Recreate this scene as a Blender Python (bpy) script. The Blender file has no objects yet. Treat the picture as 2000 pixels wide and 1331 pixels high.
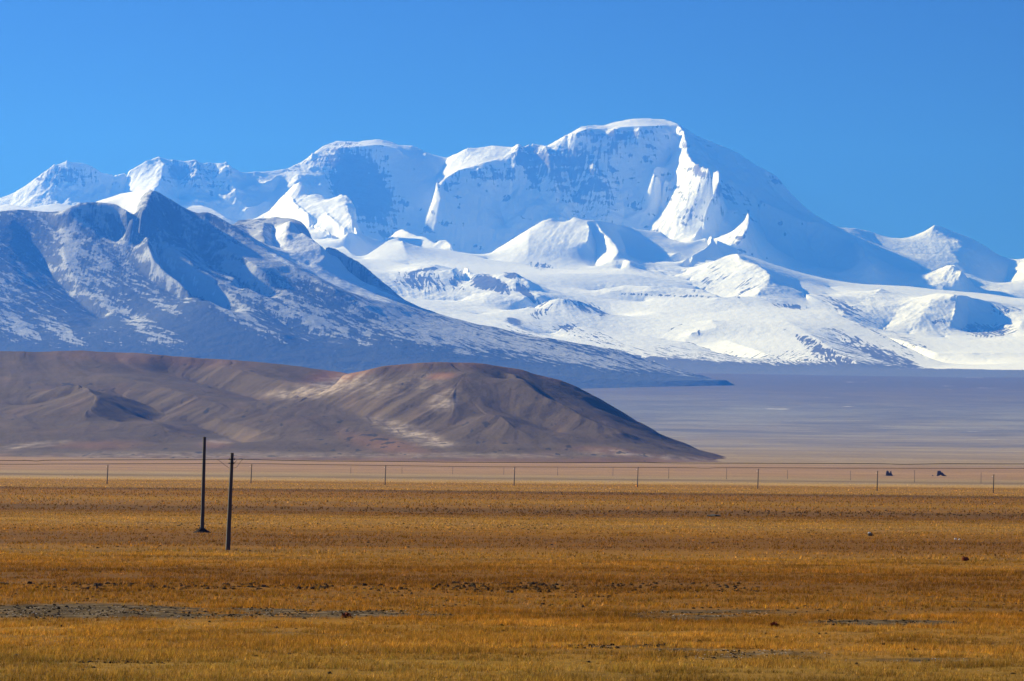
import bpy, math, random
import numpy as np
from mathutils import Matrix, Vector
R = math.radians
random.seed(7); RNG = np.random.default_rng(7)
SC = bpy.context.scene

# ------------------------------------------------------------------ camera
F = 2000 * 85 / 36.0                       # focal length in pixels of the 2000 px wide photograph
EYE = 6.7
PITCH, ROLL = R(3.09), R(-0.55)
cam_d = bpy.data.cameras.new('camera'); cam = bpy.data.objects.new('camera', cam_d)
SC.collection.objects.link(cam); SC.camera = cam
cam_d.lens = 85; cam_d.sensor_width = 36; cam_d.clip_start = 0.5; cam_d.clip_end = 200000
RM = Matrix.Rotation(ROLL, 3, 'Y') @ Matrix.Rotation(R(90) + PITCH, 3, 'X')
cam.matrix_world = Matrix.Translation((0, 0, EYE)) @ RM.to_4x4()
CR = np.array(RM.col[0]); CU = np.array(RM.col[1]); CF = -np.array(RM.col[2])
def P(px, py, d):
    """world point seen at photo pixel (px,py), d metres ahead"""
    v = CF + (px - 1000) / F * CR + (665.5 - py) / F * CU
    return v[0] / v[1] * d, d, v[2] / v[1] * d + EYE
def project(x, y, z):
    dx, dy, dz = x, y, z - EYE
    f = dx * CF[0] + dy * CF[1] + dz * CF[2]
    return 1000 + F * (dx * CR[0] + dy * CR[1] + dz * CR[2]) / f, 665.5 - F * (dx * CU[0] + dy * CU[1] + dz * CU[2]) / f

# ------------------------------------------------------------------ world, sun, exposure
SUN_EL, SUN_AZ = R(27.5), R(-58)             # azimuth from straight ahead (+Y), negative = left
sdir = Vector((math.sin(SUN_AZ) * math.cos(SUN_EL), math.cos(SUN_AZ) * math.cos(SUN_EL), math.sin(SUN_EL)))
W = bpy.data.worlds.new("World"); SC.world = W; W.use_nodes = True
nt = W.node_tree; bg = nt.nodes['Background']
sky = nt.nodes.new('ShaderNodeTexSky'); sky.sky_type = 'NISHITA'; sky.sun_disc = False
sky.sun_elevation = SUN_EL; sky.sun_rotation = SUN_AZ
sky.altitude = 4300; sky.air_density = 1.0; sky.dust_density = 0.1; sky.ozone_density = 6.0
tint = nt.nodes.new('ShaderNodeMix'); tint.data_type = 'RGBA'; tint.blend_type = 'MULTIPLY'
tint.inputs[0].default_value = 1.0; tint.inputs[7].default_value = (0.245, 0.355, 0.53, 1)
nt.links.new(sky.outputs[0], tint.inputs[6]); nt.links.new(tint.outputs[2], bg.inputs[0])
bg.inputs[1].default_value = 0.075
sl = bpy.data.lights.new('sun', 'SUN'); sl.energy = 5.0; sl.angle = R(0.5); sl.color = (1.0, 0.97, 0.93)
so = bpy.data.objects.new('sun', sl); SC.collection.objects.link(so)
so.rotation_euler = sdir.to_track_quat('Z', 'Y').to_euler()
SC.view_settings.view_transform = 'Standard'; SC.view_settings.look = 'None'
SC.view_settings.gamma = 1.0; SC.view_settings.use_curve_mapping = False
SC.view_settings.exposure = 1.0
SC.render.engine = 'CYCLES'
SC.cycles.max_bounces = 4; SC.cycles.volume_bounces = 1

HAZE_D = 4.5e-5
HAZE_COL = (0.028, 0.152, 0.66)

# ------------------------------------------------------------------ helpers: objects, materials
def tag(o, label=None, cat=None, group=None, kind=None):
    if label: o['label'] = label
    if cat: o['category'] = cat
    if group: o['group'] = group
    if kind: o['kind'] = kind
    return o
def link(o, parent=None):
    SC.collection.objects.link(o)
    if parent is not None: o.parent = parent
    return o
def mesh_np(name, co, faces, mat, smooth=True, attrs=None, nside=4):
    me = bpy.data.meshes.new(name)
    co = np.ascontiguousarray(co, dtype=np.float32).reshape(-1, 3); faces = np.ascontiguousarray(faces, dtype=np.int32)
    nf = faces.size // nside
    me.vertices.add(len(co)); me.vertices.foreach_set('co', co.ravel())
    me.loops.add(nf * nside); me.loops.foreach_set('vertex_index', faces.ravel())
    me.polygons.add(nf)
    me.polygons.foreach_set('loop_start', np.arange(0, nf * nside, nside, dtype=np.int32))
    try: me.polygons.foreach_set('loop_total', np.full(nf, nside, dtype=np.int32))
    except Exception: pass
    me.polygons.foreach_set('use_smooth', np.full(nf, smooth, dtype=bool))
    for k, v in (attrs or {}).items():
        a = me.attributes.new(k, 'FLOAT', 'POINT'); a.data.foreach_set('value', np.ascontiguousarray(v, dtype=np.float32).ravel())
    me.update(calc_edges=True)
    if mat: me.materials.append(mat)
    return bpy.data.objects.new(name, me)
def grid_faces(nr, nc):
    i = np.arange((nr - 1) * (nc - 1)); r, c = i // (nc - 1), i % (nc - 1); a = r * nc + c
    return np.stack([a, a + 1, a + nc + 1, a + nc], 1)

class NT:
    """tiny node builder"""
    def __init__(s, name, rough=0.9, spec=0.1):
        s.m = bpy.data.materials.new(name); s.m.use_nodes = True; s.t = s.m.node_tree
        s.b = s.t.nodes['Principled BSDF']; s.b.inputs['Roughness'].default_value = rough
        s.b.inputs['Specular IOR Level'].default_value = spec
    def n(s, typ, **kw):
        x = s.t.nodes.new('ShaderNode' + typ)
        for k, v in kw.items(): setattr(x, k, v)
        return x
    def put(s, sock, v):
        if hasattr(v, 'is_output'): s.t.links.new(v, sock)
        elif v is not None: sock.default_value = v if not isinstance(v, tuple) or len(v) != 3 or sock.type == 'VECTOR' else (*v, 1)
    def math(s, op, a, b=None, c=None, clamp=False):
        x = s.n('Math', operation=op, use_clamp=clamp)
        for i, v in enumerate((a, b, c)):
            if v is not None: s.put(x.inputs[i], v)
        return x.outputs[0]
    def mix(s, f, a, b, mode='MIX'):
        x = s.n('Mix', data_type='RGBA', blend_type=mode)
        s.put(x.inputs[0], f); s.put(x.inputs[6], a); s.put(x.inputs[7], b); return x.outputs[2]
    def ramp(s, f, stops, interp='LINEAR'):
        x = s.n('ValToRGB'); cr = x.color_ramp; cr.interpolation = interp
        while len(cr.elements) < len(stops): cr.elements.new(0.5)
        for e, (p, c) in zip(cr.elements, stops):
            e.position = p; e.color = (*c, 1) if isinstance(c, tuple) else (c, c, c, 1)
        s.put(x.inputs[0], f); return x.outputs[0]
    def pos(s, scale=(1, 1, 1)):
        g = s.n('NewGeometry'); m = s.n('Mapping'); m.inputs['Scale'].default_value = scale
        s.t.links.new(g.outputs['Position'], m.inputs[0]); return m.outputs[0]
    def noise(s, vec, scale, detail=4, rough=0.55, dist=0):
        x = s.n('TexNoise'); s.put(x.inputs['Vector'], vec); x.inputs['Scale'].default_value = scale
        x.inputs['Detail'].default_value = detail; x.inputs['Roughness'].default_value = rough
        x.inputs['Distortion'].default_value = dist; return x.outputs[0]
    def attr(s, name):
        return s.n('Attribute', attribute_name=name).outputs['Fac']
    def bump(s, h, strength, dist):
        x = s.n('Bump'); x.inputs['Strength'].default_value = strength; x.inputs['Distance'].default_value = dist
        s.put(x.inputs['Height'], h); s.t.links.new(x.outputs[0], s.b.inputs['Normal'])
    def color(s, c): s.put(s.b.inputs['Base Color'], c); return s.m

# ------------------------------------------------------------------ helpers: noise and terrain
PT = np.concatenate([RNG.permutation(4096)] * 2).astype(np.int32)
GA = RNG.random(4096) * 2 * math.pi; GX, GY = np.cos(GA).astype(np.float32), np.sin(GA).astype(np.float32)
def perlin(x, y):
    xi = np.floor(x).astype(np.int32); yi = np.floor(y).astype(np.int32)
    xf = (x - xi).astype(np.float32); yf = (y - yi).astype(np.float32)
    u = xf * xf * xf * (xf * (xf * 6 - 15) + 10); v = yf * yf * yf * (yf * (yf * 6 - 15) + 10)
    def g(i, j):
        h = PT[PT[(xi + i) & 4095] + ((yi + j) & 4095)]
        return GX[h] * (xf - i) + GY[h] * (yf - j)
    a = g(0, 0); a += u * (g(1, 0) - a); b = g(0, 1); b += u * (g(1, 1) - b)
    return (a + v * (b - a)) * 1.5
def fbm(x, y, s, octs=5, ridged=False, gain=0.5):
    o = 0; amp = 1; tot = 0
    for k in range(octs):
        n = perlin(x / s + 17.3 * k, y / s - 9.1 * k)
        o = o + amp * ((1 - 2 * np.abs(n)) if ridged else n); tot += amp; amp *= gain; s /= 2.03
    return o / tot
def sstep(a, b, x):
    t = np.clip((x - a) / (b - a), 0, 1); return t * t * (3 - 2 * t)

def relax(val, wgt, wx, wy, it):
    """membrane interpolation of scattered constraints, coarse to fine"""
    nr, nc = val.shape[1:]
    levels = [32, 16, 8, 4, 2, 1]; cur = None
    for s in levels:
        R_, C_ = -(-nr // s), -(-nc // s)
        if s > 1:
            pr, pc = R_ * s - nr, C_ * s - nc
            w = np.pad(wgt, ((0, pr), (0, pc))).reshape(R_, s, C_, s).sum((1, 3))
            v = np.pad(val * wgt, ((0, 0), (0, pr), (0, pc))).reshape(-1, R_, s, C_, s).sum((2, 4))
            v = v / np.maximum(w, 1e-9)
        else: w, v = wgt, val
        m = w > 0
        if cur is None: cur = np.where(m, v, v[:, m].mean(1)[:, None, None])
        else:
            ri = np.clip((np.arange(R_) + .5) / 2 - .5, 0, cur.shape[1] - 1); ci = np.clip((np.arange(C_) + .5) / 2 - .5, 0, cur.shape[2] - 1)
            r0 = np.floor(ri).astype(int); r1 = np.minimum(r0 + 1, cur.shape[1] - 1); fr = (ri - r0)[None, :, None]
            t = cur[:, r0] * (1 - fr) + cur[:, r1] * fr
            c0 = np.floor(ci).astype(int); c1 = np.minimum(c0 + 1, cur.shape[2] - 1); fc = (ci - c0)[None, None, :]
            cur = t[:, :, c0] * (1 - fc) + t[:, :, c1] * fc
        cur = cur.astype(np.float32); cur[:, m] = v[:, m]
        n = it * (6 if s >= 8 else (2 if s >= 4 else 1)) if s > 1 else it // 2
        for _ in range(n):
            p = np.pad(cur, ((0, 0), (1, 1), (1, 1)), mode='edge')
            new = (wx * (p[:, 1:-1, :-2] + p[:, 1:-1, 2:]) + wy * (p[:, :-2, 1:-1] + p[:, 2:, 1:-1])) / (2 * (wx + wy))
            new[:, m] = v[:, m]; cur = new
    return cur

def lic(src, gx, gy, dx, dy, steps):
    """smear src down the fall line so that gullies and streaks follow the slope"""
    nr, nc = src.shape; l = np.sqrt(gx * gx + gy * gy) + 1e-6
    vx = (gx / l * (dy / dx)).astype(np.float32); vy = (gy / l).astype(np.float32)
    mx = np.maximum(np.maximum(np.abs(vx), np.abs(vy)), 1e-6); vx /= mx; vy /= mx
    R0, C0 = np.meshgrid(np.arange(nr, dtype=np.float32), np.arange(nc, dtype=np.float32), indexing='ij')
    out = src.copy()
    for sg in (1, -1):
        r, c = R0.copy(), C0.copy()
        for k in range(steps):
            ri = np.clip(np.rint(r), 0, nr - 1).astype(np.int32); ci = np.clip(np.rint(c), 0, nc - 1).astype(np.int32)
            r += sg * vy[ri, ci]; c += sg * vx[ri, ci]
            ri = np.clip(np.rint(r), 0, nr - 1).astype(np.int32); ci = np.clip(np.rint(c), 0, nc - 1).astype(np.int32)
            out = out + src[ri, ci]
    out = out / (2 * steps + 1)
    return out / (out.std() + 1e-9)
def blur(a, n):
    for _ in range(n):
        p = np.pad(a, 1, mode='edge')
        a = (p[:-2, 1:-1] + p[2:, 1:-1] + p[1:-1, :-2] + p[1:-1, 2:] + 4 * p[1:-1, 1:-1]) / 8
    return a

KM = 1.6          # the ranges stand this many times farther away than the kilometres noted in their tables
def terrain(px0, px1, d0, d1, nc, nr, feats, it=60, jag=1.0, dmap=lambda q: q, K=1.0):
    """ridges and valleys (lines of 'px,py,km') -> height grid, plus interpolated roughness and snow cover"""
    ua, ub = (px0 - 1000) / F, (px1 - 1000) / F
    U = np.linspace(ua, ub, nc); D = np.linspace(d0, d1, nr)
    val = np.zeros((3, nr, nc), np.float64); wgt = np.zeros((nr, nc))
    for f in feats:
        rough, snow, txt = f[0], f[1], f[2]; back = f[3] if len(f) > 3 else None
        pts = [tuple(float(q) for q in t.split(',')) for t in txt.split()]
        pts = [(a, b, dmap(q) * K) for a, b, q in pts]
        if back: back = (back[0] * K, back[1])
        w = np.array([P(a, b, c * 1000) for a, b, c in pts])
        lines = [w]
        if back:
            bk = np.array([P(a, b + back[1], (c + back[0]) * 1000) for a, b, c in pts]); lines.append(bk)
        for li, L in enumerate(lines):
            u = L[:, 0] / L[:, 1]
            seg = np.hypot(np.diff(u) / (U[1] - U[0]), np.diff(L[:, 1]) / (D[1] - D[0]))
            t = np.concatenate([[0], np.cumsum(seg)]); T = np.arange(0, t[-1], 0.4)
            x = np.interp(T, t, L[:, 0]); y = np.interp(T, t, L[:, 1]); z = np.interp(T, t, L[:, 2])
            if jag and rough > 0 and li == 0:
                j = fbm((x + y) / K, (y - x * .3) / K, 260., 5)
                z = z + j * 26 * rough * jag * K; y = y + fbm(x / K, y / K + 999, 300., 4) * 90 * rough * jag * K
            ci = np.rint((x / y - ua) / (U[1] - U[0])).astype(int); ri = np.rint((y - d0) / (D[1] - D[0])).astype(int)
            ok = (ci >= 0) & (ci < nc) & (ri >= 0) & (ri < nr)
            for k, q in enumerate((z, np.full_like(z, rough), np.full_like(z, snow))):
                np.add.at(val[k], (ri[ok], ci[ok]), q[ok])
            np.add.at(wgt, (ri[ok], ci[ok]), 1.0)
    m = wgt > 0; val[:, m] /= wgt[m]; wgt = m.astype(float)
    dd = D[1] - D[0]; dx = (U[1] - U[0]) * D.mean()
    out = relax(val.astype(np.float32), wgt, 1 / dx ** 2, 1 / dd ** 2, it)
    X = U[None, :] * D[:, None]; Y = np.repeat(D[:, None], nc, 1)
    return X, Y, out[0], np.clip(out[1], 0, 2), np.clip(out[2], -1, 2), dx, dd
def grads(Z, dx, dd):
    gy, gx = np.gradient(Z); return gx / dx, gy / dd
def blobs(PX, PY, lst):
    o = np.zeros_like(PX)
    for (cx, cy, rx, ry, ang, st) in lst:
        c, s = math.cos(R(ang)), math.sin(R(ang)); a = (PX - cx) * c + (PY - cy) * s; b = -(PX - cx) * s + (PY - cy) * c
        o += st * np.exp(-((a / rx) ** 2 + (b / ry) ** 2) ** 1.5)
    return o

# ------------------------------------------------------------------ ground profile (height against distance)
GP = [(0, None), (1318, 945 - 3.5), (2200, 929), (3000, 917), (3600, 907), (4400, 898), (5000, 888), (8000, 864), (11000, 834), (14000, 799), (17500, 757), (20000, 737), (23200, 724), (27200, 715)]
gd = np.array([g[0] for g in GP], float)
gz = np.array([0.0 if p is None or d < 1500 else P(1000, p, d)[2] for d, p in GP])
gd = np.append(gd, [32000, 90000]); gz = np.append(gz, [gz[-1], gz[-1]])
def ground_h(x, y): return np.interp(y, gd, gz)
def GPT(px, py):
    """where the sight line through a photo pixel meets the ground"""
    lo, hi = 5., 30000.
    for _ in range(60):
        m = (lo + hi) / 2; x, y, z = P(px, py, m)
        if z > float(ground_h(x, y)): lo = m
        else: hi = m
    return P(px, py, lo)

# ================================================================== MOUNTAINS
# ---- material shared by the snowy ranges: rock and snow (cover stored per vertex; in places it also paints shade)
def snow_mat(name, rock_a, rock_b, soil, bs=.7, dust=1.0):
    t = NT(name, 0.8, 0.15)
    n1 = t.noise(t.pos(), 0.008, 6, 0.65); n2 = t.noise(t.pos((1, 1, 2)), 0.028, 5, 0.65)
    rock = t.mix(n1, rock_a, rock_b)
    rock = t.mix(t.attr('soil'), rock, soil)
    s = t.math('ADD', t.attr('snow'), t.math('MULTIPLY', t.math('SUBTRACT', n2, 0.5), 0.55))
    s = t.ramp(t.math('MULTIPLY', s, .5), [(0.21, 0.0), (0.29, dust), (.5, dust * 1.0), (.62, 1.0)])
    col = t.mix(s, rock, t.mix(n1, (0.86, 0.87, 0.89), (0.94, 0.945, 0.95)))
    h = t.noise(t.pos(), 0.02, 7, 0.62)
    h2 = t.noise(t.pos((1, 1, 1.6)), 0.007, 8, 0.66)
    t.bump(t.math('ADD', t.math('MULTIPLY', h, .35), h2), bs, 36.0)
    return t.color(col)
M_FAR = snow_mat('snow_and_rock', (0.10, 0.09, 0.085), (0.24, 0.21, 0.19), (0.20, 0.16, 0.14))
M_NEAR = snow_mat('dusted_scree_haze_tint', (0.012, 0.022, 0.036), (0.026, 0.036, 0.050), (0.085, 0.10, 0.115), .5, .46)  # some of the haze blue is put into the rock colour itself
M_MID = snow_mat('glacier_snow', (0.06, 0.06, 0.065), (0.16, 0.15, 0.14), (0.14, 0.14, 0.14), .28)

def build_range(name, label, grid, mat, seed, amp, gul, snowfn, streak=26, pre=1):
    X, Y, Z, Rg, Sn, dx, dd = grid; K = KM; Z = blur(Z, pre)
    X, Y, Z, dx, dd = X / K, Y / K, (Z - EYE) / K + EYE, dx / K, dd / K        # noise wavelengths and heights below are for the table's kilometres
    gx, gy = grads(blur(Z, 6), dx, dd); slope = np.hypot(gx, gy)
    wx = X + 60 * fbm(X, Y, 700., 3); wy = Y + 60 * fbm(X + 5000, Y, 700., 3)
    steep = np.clip(slope / 0.7, 0.15, 1.6)
    Z = Z + Rg * amp * fbm(wx + seed, wy, 520., 7, True, 0.48) * steep
    g2x, g2y = grads(blur(Z, 3), dx, dd)
    wn = fbm(X + seed * 3, Y, 55., 3)
    st1 = lic(wn.astype(np.float32), g2x, g2y, dx, dd, streak)
    Z = Z + (0.12 + Rg) * amp * 0.42 * fbm(wx * 1.1 + 300, wy + seed, 150., 6, True, 0.6) * steep
    wf = RNG.standard_normal(X.shape).astype(np.float32)
    st3 = lic(blur(wf, 1), g2x, g2y, dx, dd, 4)
    st2 = lic(blur(wf, 1), g2x, g2y, dx, dd, streak // 2)
    Z = Z + Rg * gul * steep * (st1 * (0.45 + 0.9 * fbm(X, Y, 900., 3)) + st2 * 0.25)
    Z = Z + (0.5 + Rg) * 2.2 * fbm(X, Y, 60., 3)
    PX, PY = project(X * K, Y * K, (Z - EYE) * K + EYE)
    snow, so_ = snowfn(X, Y, Z, PX, PY, Sn, slope, st3, st2, gx, gy)
    o = mesh_np(name, np.stack([X * K, Y * K, (Z - EYE) * K + EYE], -1), grid_faces(*X.shape), mat, True, {'snow': np.clip(snow, -1, 2), 'soil': np.clip(so_, 0, 1)})
    link(o); tag(o, label, None, None, 'structure'); return o

# ---- the great wall at the back
SKY = ("-120,420,25 -40,400,25 0,388,25 28,378,25 49,365,25 75,347,25 105,324,25 128,317,25 162,319,25 180,326,25 199,339,25 225,345,25 240,342,25 263,330,25 "
 "286,316,25 310,307,25.1 327,312,25.1 338,313,25.1 361,316,25.1 381,312,25.1 395,320,25.1 436,321,25.1 455,330,25.2 466,338,25.2 500,337,25.3 534,335,25.5 564,330,25.6 "
 "586,318,25.8 609,305,25.9 631,288,26 658,277,26.1 699,278,26.1 740,273,26.1 765,278,26.1 778,284,26.1 805,285,26.1 831,297,26.1 844,303,26.1 873,309,26.1 893,301,26 914,290,25.9 "
 "931,289,25.9 960,285,25.9 1003,288,25.8 1013,281,25.7 1024,288,25.7 1034,281,25.7 1063,285,25.7 1067,288,25.7 1092,274,25.7 1112,262,25.7 1137,248,25.7 1162,245,25.8 1178,247,25.9 "
 "1199,241,26 1232,234,26 1261,232,26 1298,235,26 1325,243,25.8 1354,262,25.8 1383,276,25.8 1436,297,25.9 1473,322,25.9 1507,340,25.9 1519,349,25.9 1531,365,25.9 1564,400,25.9 1589,419,25.9 "
 "1618,437,26 1639,446,26 1670,446,26.1 1697,452,26.2 1730,464,26.3 1752,469,26.4 1783,462,26.4 1808,452,26.4 1827,440,26.4 1850,448,26.4 1891,464,26.4 1928,485,26.4 1949,500,26.4 1978,510,26.4 2000,506,26.3 2060,490,26.2 2140,500,26.2")
WALL = [
 (0.25, 1, SKY, (1.2, 170)),
 # foot of the wall, hidden part further forward
 (0.4, 1, "-120,450,24.2 0,436,24.2 130,430,24.1 240,424,24.1 330,420,24.2 400,420,24.3 500,438,24.3 620,480,24.6 740,505,24.7 870,507,24.7 930,510,24.6 1100,512,24.4 1270,512,24.3 1320,530,23.5 1420,575,23.0 1500,585,23.2 1600,590,23.4 1700,596,23.2 1800,600,23.0 1900,603,23.0 2000,610,23.7 2140,610,24.4"),
 (0.1, 1, "-120,620,22.6 500,640,22.6 1000,700,22.6 2140,760,22.6"),
 # left dome and its lit slope
 (1, .8, "128,318,25 140,350,24.9 120,390,24.7 125,420,24.5"),
 (1, .8, "180,328,25 185,360,24.95 175,400,24.7"),
 (.6, 1, "105,325,25 88,350,24.95 72,375,24.85 56,402,24.6"),
 (.3, 1, "30,378,25 25,395,24.85 10,410,24.75"),
 (1, .9, "225,346,25 215,380,24.9 205,410,24.6"),
 # second peak: lit left flank, rocky face
 (.6, .9, "310,308,25.1 318,330,24.85 312,355,24.6 300,378,24.4 290,400,24.2"),
 (.3, 1, "263,331,25.1 250,352,25.05 243,375,24.9 240,400,24.7"),
 (1, .6, "340,315,25.1 350,350,25 345,400,24.6"),
 (1, .6, "381,314,25.1 385,350,24.85 380,400,24.4"),
 (1, .6, "410,322,25.1 415,350,25.0 420,395,24.6"),
 (1, .6, "440,323,25.1 450,350,24.9 465,390,24.5"),
 (.6, .9, "466,340,25.2 485,360,25.1 500,385,24.9"),
 # thin lit crest descending to the left
 (.4, 1, "564,332,25.6 548,343,25.4 533,352,25.2 518,358,25.0 489,363,24.85 460,372,24.75 428,381,24.6"),
 (.2, 1, "545,360,25.3 520,395,24.6 480,410,24.35"),
 # big dome: dark concave face
 (.8, .9, "609,306,25.9 612,330,25.6 618,345,25.45 630,370,25.2 645,385,25.1 655,395,25.0"),
 (.5, 1, "586,320,25.8 583,340,25.4 580,355,25.15"),
 (.05, 1, "660,289,25.85 700,287,25.85 740,283,25.85 780,292,25.85"),
 (.05, 1, "640,330,25.62 650,380,25.3 690,430,25.05 740,470,24.85"),
 (.05, 1, "740,330,25.72 760,380,25.45 790,430,25.15 800,480,24.9"),
 (.1, 1, "831,299,26 848,330,25.75 850,360,25.5 845,390,25.25 830,440,24.95"),
 # lit col slope
 (.35, 1, "1003,290,25.75 985,306,25.6 965,316,25.5 930,324,25.42 895,335,25.35 868,352,25.3 853,364,25.22"),
 (.1, 1, "873,311,26.05 862,335,25.75 853,350,25.5"),
 (.9, .9, "853,366,25.2 862,400,25.05 880,440,24.9 890,480,24.75"),
 (.9, .75, "1013,283,25.7 1005,330,25.4 1000,380,25.2 1010,430,24.95"),
 (.9, .75, "1034,283,25.7 1045,330,25.5 1060,400,25.2"),
 (.7, .85, "935,330,25.35 940,390,25.15 945,450,24.9"),
 (.7, .85, "960,335,25.4 975,400,25.2 985,450,25.0"),
 # summit snow rim
 (.1, 1, "1185,256,25.65 1205,250,25.6 1232,247,25.6 1270,246,25.6 1300,247,25.6 1315,250,25.6"),
 (.3, 1, "1112,264,25.6 1125,263,25.5 1150,252,25.55 1170,254,25.65"),
 # buttresses of the great wall
 (1, .7, "1067,290,25.6 1075,330,25.35 1085,380,25.15 1090,430,24.9 1095,480,24.6"),
 (.9, .75, "1105,272,25.6 1112,330,25.45 1125,380,25.25 1135,440,24.95"),
 (1, .7, "1150,256,25.55 1155,310,25.38 1165,370,25.15 1172,430,24.9 1175,490,24.6"),
 (.8, .8, "1200,255,25.55 1205,310,25.4 1212,370,25.2 1220,430,24.95"),
 (.6, .9, "1250,250,25.55 1245,310,25.35 1250,370,25.15 1255,430,24.85 1260,490,24.5"),
 # central lit rib
 (.8, 1, "1325,245,25.75 1337,262,25.5 1341,285,25.2 1345,305,25.0 1352,320,24.8 1366,330,24.6 1380,338,24.45 1405,342,24.3 1404,362,24.2 1393,385,24.15 1383,405,24.1 1375,430,24.05 1363,455,24.0 1355,472,24.0"),
 (.5, 1, "1322,250,25.75 1314,275,25.65 1311,300,25.58 1312,318,25.5 1298,327,25.3 1275,334,25.1 1278,343,24.95 1300,352,25.0 1304,372,25.1 1306,395,25.15 1298,415,25.05 1290,435,24.95 1286,455,24.85"),

 # right of the rib the wall falls back into shade
 (.3, 1, "1425,350,25.2 1405,374,24.85 1400,400,24.6 1392,430,24.4 1380,455,24.2 1366,480,23.95"),
 (.6, 1, "1360,275,25.75 1385,310,25.6 1420,335,25.5 1460,365,25.5"),
 (.7, 1, "1430,297,25.85 1450,330,25.7 1480,365,25.55"),
 (.4, 1, "1463,378,25.25 1490,393,25.22 1520,410,25.2 1550,424,25.2 1575,434,25.2 1600,438,25.2 1625,450,25.15 1650,462,25.15 1680,478,25.1"),
 (.6, 1, "1500,360,25.75 1540,400,25.7 1590,430,25.75 1640,455,25.7"),
 (.9, 1, "1480,430,25.25 1500,480,24.95 1520,540,24.5"),
 (.9, 1, "1575,470,25.2 1600,520,24.8 1620,560,24.5"),
 # small lit patch
 (.7, 1, "1461,415,23.85 1463,435,23.7 1458,455,23.55 1450,468,23.5"),
 (.5, 1, "1440,412,24.4 1422,418,24.35 1412,435,24.2 1404,455,24.1 1403,470,24.0"),
 (.5, 1, "1425,486,23.5 1435,476,23.55"),
 # lit strip right
 (.3, 1, "1668,474,25.1 1672,497,24.4 1678,510,24.2 1684,520,24.1 1676,532,24.05 1670,552,24.0"),
 (.3, 1, "1672,470,25.0 1685,487,24.1 1693,505,23.8 1703,515,23.65 1707,527,23.6 1697,540,23.55 1690,558,23.5"),
 (.1, 1, "1690,480,25.2 1720,490,25.2 1755,500,25.2 1785,515,25.2 1815,532,25.1"),
 (.1, 1, "1700,505,25.05 1740,525,24.95 1790,540,24.8"),
 (.2, 1, "1700,470,25.9 1740,490,25.7 1790,505,25.5"),
 # striated lit step
 (.9, 1, "1735,545,24.3 1755,533,24.3 1790,538,24.1 1815,541,24.0 1835,527,23.9 1856,521,23.7 1868,530,23.55 1878,535,23.45 1876,550,23.4 1868,572,23.3"),
 (.3, 1, "1890,540,24.95 1905,560,24.8 1920,580,24.6"),
 (.3, 1, "1850,470,26.1 1865,500,25.7 1880,525,25.4"),
 (.5, 1, "1871,470,26.1 1878,485,25.95 1900,490,26.0"),
 (.2, 1, "1935,510,26 1950,540,25.7 1955,575,25.3"),
 (.5, 1, "1972,515,26.1 1966,545,25.7 1957,578,25.3"),
 (.5, 1, "2010,508,25.9 2030,530,25.2 2040,560,24.7 2040,590,24.5"),
]
WROCK_SHADE = [(400, 350, 70, 35, 15, -.32), (345, 335, 30, 25, 0, -.2), (128, 345, 55, 22, 5, -.28), (1100, 340, 95, 45, 10, -.28), (1150, 300, 130, 26, -12, -.25), (940, 340, 80, 18, -5, -.22),
  (1160, 400, 60, 60, 0, -.2), (1030, 300, 60, 18, 0, -.28), (1210, 265, 60, 9, -2, -.3), (1340, 285, 12, 8, 0, -.35), (1370, 338, 30, 7, 15, -.3), (1420, 370, 40, 25, 30, -.2), (590, 325, 40, 16, -20, -.25), (1350, 395, 40, 60, 10, -.1), (1500, 345, 60, 10, 35, -.2), (705, 365, 95, 50, 55, -.85)]  # bare rock; the last patch paints the big dome's shade as missing snow
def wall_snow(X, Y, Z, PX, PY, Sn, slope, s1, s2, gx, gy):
    b = 0.95 + blobs(PX, PY, WROCK_SHADE) * 1.25 - 0.10 * sstep(.9, 1.8, slope)
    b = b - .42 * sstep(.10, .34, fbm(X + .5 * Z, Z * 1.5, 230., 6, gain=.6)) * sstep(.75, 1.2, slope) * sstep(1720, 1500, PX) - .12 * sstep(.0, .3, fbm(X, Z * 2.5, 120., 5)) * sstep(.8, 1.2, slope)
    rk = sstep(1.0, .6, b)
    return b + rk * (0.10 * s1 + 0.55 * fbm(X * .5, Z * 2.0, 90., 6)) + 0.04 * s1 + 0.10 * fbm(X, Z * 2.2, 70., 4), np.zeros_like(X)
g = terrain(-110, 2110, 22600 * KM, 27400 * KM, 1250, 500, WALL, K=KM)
build_range('mountain_wall', 'highest snow covered mountain ridge along the skyline with a broad white summit', g, M_FAR, 11, 40, 3.5, wall_snow)

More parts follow.
